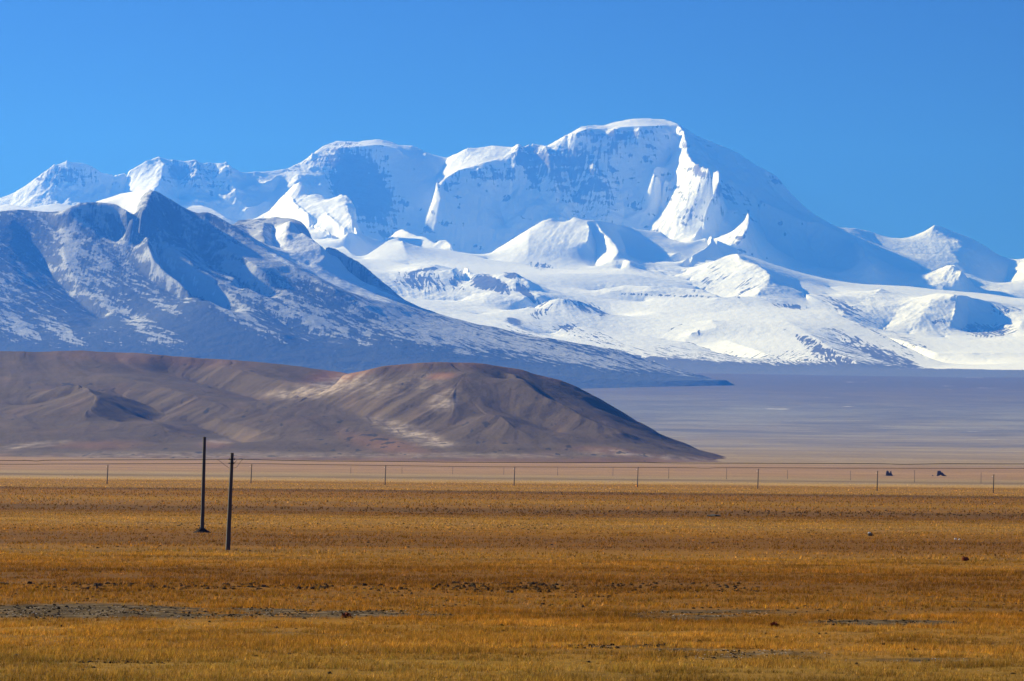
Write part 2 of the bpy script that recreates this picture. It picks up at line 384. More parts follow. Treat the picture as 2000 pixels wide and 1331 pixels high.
# ---- snow spurs, glacier plateau and foothills in front of the wall
MID = [
 # caps at far left
 (.2, 1, "-120,410,20.5 0,402,20.5 15,399,20.5 40,403,20.4 60,407,20.4 85,401,20.5 110,397,20.5 135,400,20.5 160,415,20.3 220,430,20 300,440,20 360,412,20.2 375,404,20.4 392,402,20.4 415,409,20.3 440,425,20.1 470,440,20", (.6, 90)),
 (.2, 1, "-120,460,19 0,450,19 200,470,19 400,470,19 500,490,19"),
 # bright spur
 (.5, 1, "480,437,23.4 505,425,23.3 530,410,23.3 548,388,23.2 560,378,23.15 575,362,23.1 588,358,23.05 598,370,23 603,382,22.95 618,381,22.9 633,386,22.85 640,392,22.8 652,389,22.75 665,383,22.7 680,386,22.6 690,398,22.5 696,412,22.4 692,420,22.3 695,435,22.1 699,455,21.9", (.35, 60)),
 (.6, 1, "505,425,23.3 540,438,22.95 580,452,22.55 640,472,21.95"),
 (.7, 1, "560,378,23.15 575,402,22.75 605,430,22.3 648,462,21.85"),
 (.7, 1, "618,382,22.9 630,405,22.5 650,435,22.1 675,458,21.8"),
 (.8, 1, "668,384,22.7 675,400,22.4 683,420,22.1 690,440,21.85 698,456,21.65"),
 (.3, 1, "640,465,21.7 665,470,21.5 680,455,21.4 700,457,21.6 720,465,21.7 745,472,21.7 760,473,21.7", (.3, 50)),
 (.2, 1, "670,480,21.1 690,500,20.8 715,508,20.9 740,490,21.2"),
 # smooth white ridge
 (.1, 1, "700,512,20.6 730,490,20.9 760,470,21.1 778,464,21.1 790,473,21.1 810,482,21.2 840,484,21.3 870,488,21.4 900,493,21.5 930,500,21.6 945,503,21.6", (.3, 50)),
 (.05, 1, "785,470,21 795,500,20.6 800,520,20.3"),
 (.4, 1, "770,458,22.6 785,450,22.6 800,456,22.4 815,463,22.3 830,465,22.2 850,477,22 858,470,22 872,470,22 882,482,21.8", (.3, 60)),
 # snow cone
 (.15, 1, "935,512,21.6 955,497,21.7 1000,469,21.8 1035,447,21.85 1060,432,21.85 1078,427,21.85 1095,437,21.9 1107,440,21.9 1113,436,21.9 1122,424,21.85 1140,430,21.8 1160,430,21.85 1180,433,21.9 1215,440,22.2 1240,448,22.3 1270,452,22.4 1290,454,22.4 1305,466,22.3 1320,470,22.2", (.35, 70)),
 (.5, 1, "1145,432,21.8 1152,450,21.55 1147,475,21.3"),
 (.15, 1, "1155,455,21.7 1165,480,21.5 1165,500,21.3 1162,526,21.0"),
 (.4, 1, "1166,436,21.8 1175,452,21.6 1190,465,21.4 1202,480,21.25 1208,492,21.1 1198,508,20.95 1190,527,20.8"),
 (.15, 1, "1205,450,22.1 1220,480,21.9 1225,505,21.6 1215,520,21.3"),
 (.3, 1, "1035,450,21.75 1033,470,21.5 1030,500,21.2"),
 (.1, 1, "950,508,21.3 1000,512,21.1 1060,524,20.9 1130,528,20.8 1190,529,20.7"),
 # glacier tongue
 (.2, 1, "1212,528,20.8 1220,508,20.9 1232,511,20.8"),
 (.15, 1, "1300,472,22.1 1340,475,22.1 1375,466,22.1 1390,461,22.0 1388,475,21.8 1375,488,21.6 1350,500,21.4 1335,512,21.2"),
 (.15, 1, "1240,512,21.4 1290,508,21.5 1330,492,21.7"),
 (.15, 1, "1400,470,22.2 1425,480,22.4 1440,486,22.4"),
 (.15, 1, "1395,490,22.2 1370,510,21.9 1350,530,21.5 1345,545,21.2"),
 (.8, 1, "1250,530,20.9 1290,533,20.8 1310,541,20.6 1340,535,20.9"),
 # striated spur
 (.7, 1, "1345,552,20.4 1370,532,20.6 1395,512,20.75 1420,500,20.85 1437,497,20.8 1445,503,20.6 1460,513,20.45 1480,520,20.3 1495,530,20.15 1504,541,20.0 1500,553,19.85 1488,565,19.7 1480,578,19.55"),
 (.5, 1, "1350,560,20.2 1380,572,20 1410,582,19.8 1440,585,19.6"),
 (.5, 1, "1437,500,20.75 1440,530,20.3 1430,560,20"),
 (.1, 1, "1437,496,20.9 1455,499,21.3 1480,505,21.5 1500,517,21.6 1520,524,21.6 1560,536,21.6 1600,545,21.6 1635,554,21.6 1660,556,21.5 1720,557,21.4 1780,560,21.4 1830,566,21.4 1880,570,21.4 1930,574,21.4 1980,582,21.4 2060,590,21.4 2140,595,21.4", (.6, 60)),
 # smooth hollow below it
 (.1, 1, "1506,543,19.98 1540,560,19.9 1580,577,19.75 1610,592,19.5"), (.1, 1, "1490,582,19.45 1530,588,19.4"),
 (.1, 1, "1560,550,20.6 1570,575,19.9 1580,595,19.4"),
 (.1, 1, "1620,562,20.8 1640,572,20.3"),
 (.8, 1, "1610,573,20.2 1640,580,19.9 1660,588,19.7"),
 # gullied faces and bowl
 (.8, 1, "1640,620,18.9 1660,605,19.3 1690,585,19.8 1721,566,20.3"),
 (.1, 1, "1722,567,20.4 1745,582,20.5 1780,586,20.5"),
 (.3, 1, "1721,565,20.3 1734,580,20 1752,588,19.8 1775,586,19.8 1800,580,19.8 1832,573,19.8 1850,574,19.7 1868,577,19.5"),
 (.3, 1, "1868,577,19.5 1900,583,19.9 1940,590,20.1 1980,597,20.2 2010,603,20.2 2060,600,20.2 2140,610,20.2"),
 (.7, 1, "1868,578,19.6 1866,600,19.4 1860,625,19.1 1850,645,18.85 1846,660,18.6"),
 (.7, 1, "1890,600,19.7 1890,630,19.4 1880,655,19"),
 (.7, 1, "1935,592,20 1945,625,19.6 1940,650,19.2"),
 (.7, .9, "1970,600,20.0 1968,630,19.4 1960,655,18.9"),
 (.7, 1, "2020,605,20 2000,630,19.3 1975,660,18.7"),
 (.7, 1, "1760,600,19.5 1740,630,19.1 1720,648,18.8"),
 (.7, 1, "1820,585,19.5 1800,620,19.1 1775,655,18.7"),
 (.5, 1, "1600,612,19 1650,622,18.9 1700,640,18.7 1740,650,18.6 1790,657,18.5 1846,662,18.4 1900,666,18.4 1960,661,18.4 2010,660,18.4 2140,650,18.4"),
 (.1, 1, "1700,652,18.2 1760,665,17.6 1830,690,16.9 1900,690,16.8 2000,690,16.8 2140,690,16.8"),
 (.05, 1, "1790,695,16.3 1850,711,16.1 1900,712,16.1 2000,711,16.1 2140,708,16.1"),
 # plateau and its cliffs
 (.1, 1, "700,530,19.8 760,530,19.8 810,521,19.8 850,517,19.8 885,525,19.8 930,530,19.9 980,534,19.9 1060,535,20 1150,534,20.1 1230,535,20.1 1300,548,20 1360,560,19.9"),
 (1, .6, "760,533,19.6 790,535,19.5 820,524,19.4 845,521,19.4 860,530,19.3 885,527,19.3 897,536,19.5 915,534,19.3"),
 (.2, 1, "885,527,19.3 888,545,19.1 893,562,18.95"),
 (.4, 1, "895,535,19.6 903,550,19.45 905,565,19.2"),
 (1, .3, "917,536,19.25 935,537,19.2 960,540,19.15 985,536,19.1 1003,535,19.1 1018,545,19.0 1032,558,18.9 1042,572,18.7 1055,580,18.5"),
 (.7, .9, "760,575,18.6 800,585,18.5 850,588,18.5 895,590,18.5 930,575,18.65 960,572,18.6 1000,575,18.55 1025,582,18.4"),
 (.3, 1, "930,615,17.6 970,610,17.7 1010,605,17.8 1040,600,17.9"),
 (.15, 1, "1045,560,19.2 1100,572,19 1180,585,18.9 1260,590,18.9"),
 (.4, 1, "1180,565,19.2 1220,558,19.3 1280,560,19.2 1330,562,19.2 1370,567,19.1 1400,578,18.9", (.2, 20)),
 (.4, 1, "1190,570,19.1 1280,569,19.05 1340,575,19 1400,583,18.8"),
 # small domes
 (.4, .9, "1030,615,17.9 1055,595,18 1080,586,18 1105,584,18 1130,588,18 1160,600,18 1185,614,17.9", (.3, 30)),
 (.3, .8, "1060,640,17.2 1100,650,17 1140,650,17"),
 (.4, .9, "1075,660,16.4 1105,640,16.8 1150,638,16.9 1190,648,16.8 1240,655,16.7 1290,662,16.6 1350,672,16.4 1400,690,16.0 1450,700,15.6", (.3, 16)),
 (.4, .9, "980,625,17 1010,640,16.6 1050,655,16.2"),
 # big dome
 (.15, 1, "1400,583,18.7 1440,579,18.8 1480,580,18.8 1530,600,18.5 1580,604,18.4 1620,609,18.2 1650,620,18 1700,643,17.5 1750,668,17 1800,693,16.4 1850,715,15.8", (.4, 30)),
 (.2, 1, "1280,610,18.2 1340,620,17.9 1400,610,18.2 1480,600,18.4"),
 (.15, 1, "1350,650,17 1400,640,17.2 1390,625,17.5"),
 (.25, .9, "1500,625,17.6 1535,627,17.5 1560,640,17.2 1600,665,16.6 1640,690,16 1690,715,15.2"),
 (.2, .85, "1600,640,17.3 1640,665,16.9 1690,690,16.3 1740,712,15.6"),
 (.3, .8, "1560,690,16.0 1600,705,15.5 1640,716,15.1"),
 (.2, .9, "1420,665,16.8 1480,685,16.2 1540,705,15.6"),
 (.3, .75, "1200,690,15.2 1300,700,14.9 1400,715,14.6 1480,725,14.4 1560,730,14.3"),
 (.2, .4, "600,760,13.9 900,760,13.8 1200,750,13.8 1350,745,13.8 1420,739,13.6 1500,736,13.6 1560,733,14 1640,724,14.6 1700,722,14.8 1800,719,15.4 1850,717,15.6 1920,716,15.8 2000,715,15.9 2140,712,15.9"),
 (0, .2, "500,800,12.8 1000,790,12.8 1500,760,12.8 2140,750,12.8"),
]
MROCK = [(945, 551, 26, 15, 8, -1.3), (975, 560, 26, 12, 25, -1.1), (1020, 566, 18, 9, 30, -1.3), (1035, 580, 22, 6, 35, -.9), (1003, 540, 22, 8, 10, -.8), (845, 555, 70, 20, 8, -.5), (835, 527, 28, 4, -10, -.9),
  (810, 550, 50, 22, 0, -.35), (890, 545, 10, 20, 5, -.4), (1003, 628, 14, 6, 15, -1.2), (1110, 640, 14, 7, -20, -.7), (1070, 600, 50, 14, -35, -.45), (1150, 600, 45, 12, 20, -.45), (1740, 650, 150, 20, 25, -.30),
  (1930, 645, 60, 17, 0, -.75), (1955, 605, 40, 12, 5, -.65), (1640, 596, 60, 14, 25, -.45), (1540, 598, 40, 6, 6, -.7), (1390, 545, 60, 26, -35, -.38), (1460, 560, 40, 22, -40, -.4), (1835, 628, 20, 8, 0, -.5),
  (1060, 520, 40, 9, 8, -.5), (1290, 537, 50, 6, 8, -.3), (1720, 690, 120, 13, 24, -.55), (1600, 680, 90, 12, 30, -.5), (1290, 577, 120, 3, 2, -.5), (1010, 650, 60, 12, 20, -.3), (1365, 651, 3, 7, 0, -.9), (1330, 636, 45, 6, -20, -.35), (1150, 655, 70, 12, 15, -.3), (600, 400, 60, 20, 20, -.08)]
def mid_snow(X, Y, Z, PX, PY, Sn, slope, s1, s2, gx, gy):
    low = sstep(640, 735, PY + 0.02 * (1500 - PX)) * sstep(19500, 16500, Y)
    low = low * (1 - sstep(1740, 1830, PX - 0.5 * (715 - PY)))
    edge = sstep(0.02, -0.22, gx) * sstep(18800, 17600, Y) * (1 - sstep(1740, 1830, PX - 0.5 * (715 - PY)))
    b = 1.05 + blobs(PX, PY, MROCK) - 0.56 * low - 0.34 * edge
    # rough ground shows through as streaks that follow the slope
    sc = np.clip(1.15 - b, 0, 1)
    b = b + s1 * (0.03 + 0.26 * sc) + s2 * 0.10 * sc + .5 * sc * fbm(X, Y * 1.5, 130., 6)
    foot = sstep(15300, 14300, Y - 350 * (fbm(X, Y, 900., 4)) - np.clip((X - 1500), 0, 900) * 0.4)
    return b - 0.9 * foot, foot
g = terrain(-110, 2110, 12800 * KM, 24000 * KM, 1300, 1000, MID, K=KM)
build_range('snow_foothills', 'white glacier plateau and snow dusted foothills below the high wall', g, M_MID, 77, 24, 3.5, mid_snow)

# ---- left range, dusted with snow
LEFT = [
 (.35, .6, "-140,415,13.3 -60,414,13.3 0,413,13.3 30,409,13.3 52,409,13.3 75,412,13.25 100,419,13.1 115,422,13.0 128,412,13.0 140,404,13.0 155,397,13.0 185,395,12.95 205,397,12.9 225,400,12.85 240,409,12.75 250,415,12.65 263,418,12.55 272,415,12.55 283,405,12.7 292,385,12.9 298,371,13.0 315,378,13.05 330,388,13.05 345,398,13.05 360,410,13.05 380,420,13.05 400,414,13.05 415,418,13 440,432,12.9 470,450,12.75 500,475,12.6 540,500,12.4 600,535,12.1 660,570,11.8 720,600,11.6", (.8, 80)),
 # snow slope left of the peak, behind the near crest
 (.1, 1, "140,412,13.5 165,405,13.55 190,393,13.6 215,386,13.6 240,377,13.5 270,373,13.3 296,369,13.08"),
 (.1, 1, "150,402,13.2 205,400,13.2 230,406,13.1 262,420,12.8"),
 # spur behind, with streaked face
 (.5, .7, "466,428,13.9 490,427,13.85 520,425,13.8 542,421,13.75 565,425,13.7 590,432,13.6 610,448,13.5 640,470,13.4 680,500,13.3 710,520,13.15 740,548,13.0 775,577,12.8 820,600,12.6 880,620,12.4 940,636,12.3 1020,652,12.15 1100,665,12 1200,683,11.9 1290,709,11.78 1350,727,11.65 1410,746,11.55 1500,770,11.5", (.5, 60)),
 (.5, .8, "480,445,13.4 500,480,13.0"), (.5, .8, "516,432,13.5 510,455,13.2 520,480,12.9"), (.5, .8, "540,428,13.65 530,455,13.4 535,490,13.0"),
 (.5, .9, "565,432,13.5 560,460,13.2 552,490,12.9"), (.4, .9, "590,455,13.3 625,480,13.0 635,505,12.8 600,520,12.6"),
 (.2, .9, "650,490,13.3 680,530,12.9 720,560,12.75 780,585,12.6"),
 (.3, .9, "560,500,12.7 620,540,12.35 680,570,12.1 760,590,12.1"),
 # ridge A
 (.2, .5, "60,412,13.25 90,432,13.1 113,450,12.95 122,475,12.7 128,500,12.5 134,525,12.3 150,548,12.1 175,572,11.9 215,600,11.6 260,630,11.3"),
 (.2, .3, "20,430,13.1 50,470,12.9 80,520,12.6 120,560,12.2 150,590,11.9 200,630,11.5"),
 (.2, .6, "113,448,12.9 150,458,12.75 180,475,12.6 230,505,12.4 270,530,12.2 330,570,11.8 400,615,11.4"),
 (.2, .5, "150,420,12.95 200,450,12.8 250,490,12.65 300,525,12.45 370,580,12.0 450,625,11.5"),
 # ridge B
 (.2, .6, "298,373,13.0 300,400,12.85 292,440,12.6 285,465,12.4 292,485,12.2 298,505,12.05 320,530,11.9 350,552,11.7 390,578,11.45 440,605,11.2 500,632,10.95 560,655,10.7"),
 (.2, .7, "290,460,12.4 330,480,12.35 370,510,12.2 420,545,12 480,590,11.6 560,640,11.2 640,670,10.9"),
 (.2, .5, "330,430,12.95 350,470,12.8 380,510,12.6 440,550,12.2 520,600,11.8"),
 # ridge C and the fans
 (.3, .6, "352,425,13.0 360,455,12.75 370,480,12.55 395,510,12.4 430,530,12.2 460,545,12.0"),
 (.3, .6, "400,416,13.0 410,450,12.8 430,475,12.55 445,490,12.4 470,500,12.3 500,520,12.1 530,545,11.95"),
 (.2, .6, "420,495,12.45 415,515,12.35 445,538,12.1"),
 (.2, .6, "480,560,11.85 540,590,11.6 620,630,11.25 700,670,10.9"),
 (.2, .6, "560,530,12.15 640,590,11.7 720,630,11.4 820,665,11.1"),
 (.2, .6, "700,600,11.6 800,640,11.4 900,670,11.2 1000,695,11.1"),
 (.2, .6, "800,620,11.9 900,650,11.7 1000,675,11.5 1120,700,11.3 1250,722,11.2"),
 (.3, .4, "-140,470,12.7 -40,480,12.5 20,520,12.2 60,560,11.9 120,600,11.5 180,640,11.1"),
 (.3, .4, "-140,560,11.7 -40,570,11.6 20,610,11.2 80,650,10.8"),
 (.1, 0, "-140,690,10.2 0,690,10.2 200,692,10.2 400,695,10.2 600,700,10.2 800,712,10.2 1000,728,10.3 1150,738,10.5 1300,744,10.8 1420,742,11.3"),
 (0, 0, "-140,800,9.2 400,800,9.2 900,800,9.2 1300,800,9.4 1440,800,10.4 1500,785,11.2"),
 (0, 0, "1555,830,9.2 1555,830,10.4 1555,790,11.4 1555,770,12.5 1555,765,14.8"),
]
LSN_SHADE = [(165, 500, 45, 40, 40, .08), (350, 480, 25, 50, -20, -.15), (560, 460, 60, 50, 20, .5), (640, 500, 50, 30, 30, .4), (375, 470, 10, 60, -25, .3), (400, 560, 100, 26, 35, .3), (360, 530, 60, 30, 38, .25), (15, 560, 60, 45, 20, .22), (45, 640, 45, 16, 30, .55), (120, 645, 60, 16, 38, .5), (255, 620, 110, 18, 34, .45), (340, 610, 60, 12, 30, .55), (210, 520, 110, 45, 30, .10), (135, 500, 14, 60, -12, .35),
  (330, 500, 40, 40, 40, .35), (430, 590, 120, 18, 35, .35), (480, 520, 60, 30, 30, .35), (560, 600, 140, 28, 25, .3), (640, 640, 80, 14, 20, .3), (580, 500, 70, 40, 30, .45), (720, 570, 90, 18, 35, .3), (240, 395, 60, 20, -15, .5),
  (400, 640, 120, 24, 20, -.5), (430, 620, 60, 26, 30, -.25), (50, 470, 70, 30, 30, -.2), (700, 660, 130, 18, 12, -.2), (860, 640, 160, 16, 14, .25), (1060, 680, 160, 14, 14, .2), (130, 410, 20, 6, -25, .4), (900, 690, 200, 12, 12, .0)]  # dusting, with shade painted in as thinner snow and sunlit zones as thicker
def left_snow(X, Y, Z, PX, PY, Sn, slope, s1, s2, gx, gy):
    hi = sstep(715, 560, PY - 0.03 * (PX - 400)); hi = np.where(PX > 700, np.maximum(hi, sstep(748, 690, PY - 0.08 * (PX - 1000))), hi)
    b = 0.20 + 0.14 * hi + .75 * blobs(PX, PY, LSN_SHADE) + .16 * sstep(560, 760, PX) * hi
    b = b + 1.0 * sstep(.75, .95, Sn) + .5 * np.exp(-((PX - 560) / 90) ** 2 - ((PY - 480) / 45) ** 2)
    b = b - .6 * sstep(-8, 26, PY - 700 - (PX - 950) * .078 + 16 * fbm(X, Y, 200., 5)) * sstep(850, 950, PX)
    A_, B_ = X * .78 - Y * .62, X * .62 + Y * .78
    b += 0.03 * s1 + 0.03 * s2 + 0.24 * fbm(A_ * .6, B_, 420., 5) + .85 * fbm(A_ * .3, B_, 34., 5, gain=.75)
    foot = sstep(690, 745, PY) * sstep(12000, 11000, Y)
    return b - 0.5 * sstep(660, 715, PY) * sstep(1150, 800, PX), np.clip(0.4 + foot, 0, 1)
g = terrain(-130, 1565, 9900 * KM, 13700 * KM, 1150, 560, LEFT, dmap=lambda q: 11.9 + (q - 11.9) * 0.55, K=KM)
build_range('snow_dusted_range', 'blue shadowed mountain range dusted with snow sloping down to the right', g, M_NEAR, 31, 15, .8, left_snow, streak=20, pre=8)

# ================================================================== BROWN HILLS
HILL = [
 (.05, .2, "-160,694,6.1 -60,690,6.1 0,686,6.1 45,688,6.1 80,688,6.1 110,686,6.1 160,685,6.1 250,688,6.1 350,696,6.05 450,703,6.05 550,712,6.0 620,721,5.95 680,730,5.9 760,745,5.85", (.6, 60)),
 (.05, .9, "668,732,5.3 680,729,5.25 720,718,5.22 780,709,5.22 830,706,5.22 870,705,5.23 930,707,5.26 980,713,5.29 1020,721,5.31 1060,733,5.33 1120,752,5.35 1160,770,5.34 1200,795,5.31 1240,820,5.27 1280,843,5.2 1320,862,5.12 1360,880,5.0 1400,893,4.82 1440,900,4.7", (.35, 40)),
 # left slope shapes
 (.1, 0, "60,780,5.2 90,765,5.25 125,753,5.2 150,750,5.17 175,757,5.06 190,778,4.93 178,800,4.82 150,818,4.74"),
 (.1, 0, "205,757,5.4 240,776,5.3 285,796,5.18 330,812,5.04 290,828,4.9"),
 (.05, 0, "60,800,5.1 120,780,5.15 160,785,5.15"),
 (.05, 0, "190,728,5.75 250,738,5.6 310,755,5.38 390,778,5.14 470,803,4.95"),
 (.05, 0, "320,733,5.95 360,741,5.88 440,762,5.72 520,787,5.47 590,802,5.2"),
 (.05, 0, "430,712,5.9 520,735,5.7 600,752,5.5 650,770,5.3"),
 (.05, 0, "-160,800,5 -60,800,5 0,805,4.9 60,820,4.75 120,835,4.6"),
 (.05, 0, "240,830,4.78 290,822,4.72 325,832,4.6 332,850,4.5 320,868,4.38"),
 (.05, 0, "365,822,4.95 410,842,4.8 455,860,4.62 480,872,4.45"),
 (.05, 0, "420,820,4.85 500,840,4.6 560,860,4.4 640,880,4.2"),
 (.05, 0, "520,800,5 580,815,4.8 650,840,4.6 720,870,4.3"),
 (.05, 0, "580,770,5.2 640,790,5.05 720,815,4.85 780,840,4.6 810,860,4.4"),
 # right hill: spurs and hollows
 (.05, 0, "915,726,5.1 895,740,5.0 882,758,4.91 878,778,4.83 884,795,4.75 880,815,4.66"),
 (.05, 0, "985,752,5.16 1010,764,5.13 1055,787,5.08 1095,806,4.99 1150,833,4.85 1210,856,4.68"),
 (.05, 0, "1000,729,5.19 1025,744,5.03 1055,765,4.9 1095,787,4.8 1155,816,4.68 1220,845,4.56"),
 (.05, 0, "1090,748,5.27 1112,762,5.24 1145,782,5.19 1190,812,5.07 1240,842,4.97 1290,868,4.82"),
 (.15, 0, "890,832,4.6 920,820,4.6 950,810,4.6 967,807,4.6 985,818,4.55 1010,835,4.48 1040,852,4.4"),
 (.05, 0, "900,800,4.74 960,797,4.78 1030,822,4.7 1090,850,4.56"),
 (.05, 0, "900,850,4.42 960,860,4.35 1040,870,4.28"),
 (.05, 0, "700,780,4.98 780,790,4.85 850,810,4.7"),
 (.05, 0, "740,745,5.1 800,750,5.02 835,753,4.98"),
 (.1, 0, "730,828,4.7 770,840,4.6 820,855,4.45 870,868,4.35"),
 (.05, 0, "1150,865,4.4 1230,876,4.3 1320,888,4.3"),
 (.1, 0, "-160,880,4.15 0,878,4.15 150,880,4.1 300,885,4.05 450,888,4 600,890,4 750,892,4 900,893,4.0 1050,894,4.0 1200,896,4.1 1330,898,4.2 1430,903,4.4"),
 (0, 0, "-160,905,3.75 0,905,3.75 400,905,3.7 800,908,3.7 1200,910,3.8 1400,914,4.0 1480,916,4.3"),
 (0, 0, "-160,950,3.4 600,950,3.4 1100,950,3.4 1480,950,3.8"),
 (0, 0, "880,790,6.0 1000,830,6.0 1150,870,6.0 1300,892,6.0 1450,902,6.0"), (0, 0, "700,780,6.8 900,850,6.8 1100,880,6.8 1300,895,6.8 1450,900,6.8"),
 (0, 0, "1500,960,3.4 1500,940,4.4 1500,925,5.2 1500,890,6.2 1500,870,6.9"), (0, 0, "1440,905,4.8 1440,900,5.4 1430,890,6.2"),
]
def hill_mat():
    t = NT('bare_hill_soil', 0.95, 0.05)
    p = t.pos(); n1 = t.noise(p, 0.006, 6, 0.6); n2 = t.noise(t.pos((1, 1, 4)), 0.03, 7, 0.68); n3 = t.noise(p, 0.12, 5, 0.7)
    c = t.mix(t.ramp(n1, [(0.3, 0.), (0.7, 1.)]), (0.088, 0.063, 0.041), (0.132, 0.097, 0.062))
    c = t.mix(t.attr('red'), c, t.mix(n2, (0.25, 0.105, 0.05), (0.30, 0.16, 0.09)))
    c = t.mix(t.math('MULTIPLY', t.attr('pale'), t.ramp(n2, [(0.35, 0.1), (0.62, 1.)])), c, (0.42, 0.33, 0.25))
    c = t.mix(t.ramp(n3, [(0.3, 1.), (0.42, 0.)]), c, t.mix(0.5, c, (0.05, 0.04, 0.035)))
    c = t.mix(t.attr('speck'), c, (0.035, 0.035, 0.035))
    t.bump(t.math('ADD', n3, n2), 0.6, 2.5)
    return t.color(c)
X, Y, Z, Rg, Tp, dx, dd = terrain(-150, 1505, 3700, 6200, 1150, 600, HILL, jag=.3, dmap=lambda q: 4.6 + (q - 4.6) * .84)
Z = blur(Z, 36)
PX, PY = project(X, Y, Z)
wsm = np.clip(blobs(PX, PY, [(885, 758, 42, 38, 0, 1.3), (310, 735, 70, 30, 0, 1.3)]), 0, 1)
Z = Z * (1 - wsm) + blur(Z, 260) * wsm
Z = Z - 140 * sstep(1200, 1330, PX) * sstep(5180, 5450, Y)
gx, gy = grads(Z, dx, dd)
s1 = lic(fbm(X, Y, 60., 4).astype(np.float32), gx, gy, dx, dd, 30)
Z = Z - 90 * sstep(1425, 1500, project(X, Y, Z)[0])
Z = Z + 1.1 * s1 * np.clip(np.hypot(gx, gy) / .25, 0, 1.5) + 4 * fbm(X, Y, 300., 4) + .7 * fbm(X, Y, 40., 4, True)
PX, PY = project(X, Y, Z)
n = fbm(X, Y * .35, 60., 5); n9 = fbm(X + 900, Y * .3, 22., 4)
red = sstep(.25, .9, Tp * 1.1 + n * .35 - .1) * sstep(4.95e3, 5.07e3, Y) * .32 + np.clip(blobs(PX, PY, [(650, 735, 60, 14, -10, .7), (860, 735, 28, 7, -5, .9), (760, 870, 90, 14, 10, .45), (190, 870, 80, 9, 0, .35), (1190, 882, 70, 8, 5, .5), (420, 868, 30, 8, 0, .45), (300, 700, 200, 14, 3, .3)]) + .2 * n, 0, .9)
red = red + .45 * sstep(885, 905, PY + 8 * n)
pale = np.clip(blobs(PX, PY, [(640, 755, 80, 16, -12, .95), (870, 783, 30, 18, -20, 1.0), (800, 845, 70, 14, 18, .95), (850, 868, 40, 6, 0, .7), (560, 770, 50, 8, 0, .5), (350, 890, 300, 7, 0, .45), (1190, 884, 50, 6, 3, .6), (830, 745, 40, 18, 0, .35), (740, 760, 60, 20, 0, .3), (1320, 895, 90, 5, 4, .5), (430, 862, 25, 6, 0, .5), (60, 870, 80, 6, -6, .5), (900, 890, 300, 6, 0, .35)]) * (1 + 1.6 * n9) + .1 * n, 0, 1)
spk = sstep(.42, .55, n9 + .28 * blobs(PX, PY, [(150, 753, 50, 5, 0, 1.3), (740, 870, 120, 20, 0, .8), (900, 832, 90, 12, 0, .8), (1100, 880, 200, 14, 3, .7), (300, 890, 320, 10, 0, .7), (380, 810, 120, 8, 5, .5), (880, 770, 20, 20, 0, .5), (700, 840, 80, 20, 10, .7)])) * .8
hl = mesh_np('brown_hills', np.stack([X, Y, Z], -1), grid_faces(*X.shape), hill_mat(), True, {'red': np.clip(red, 0, 1), 'pale': pale, 'speck': spk})
link(hl); tag(hl, 'bare rounded brown hills with dark gullies behind the plain', None, None, 'structure')

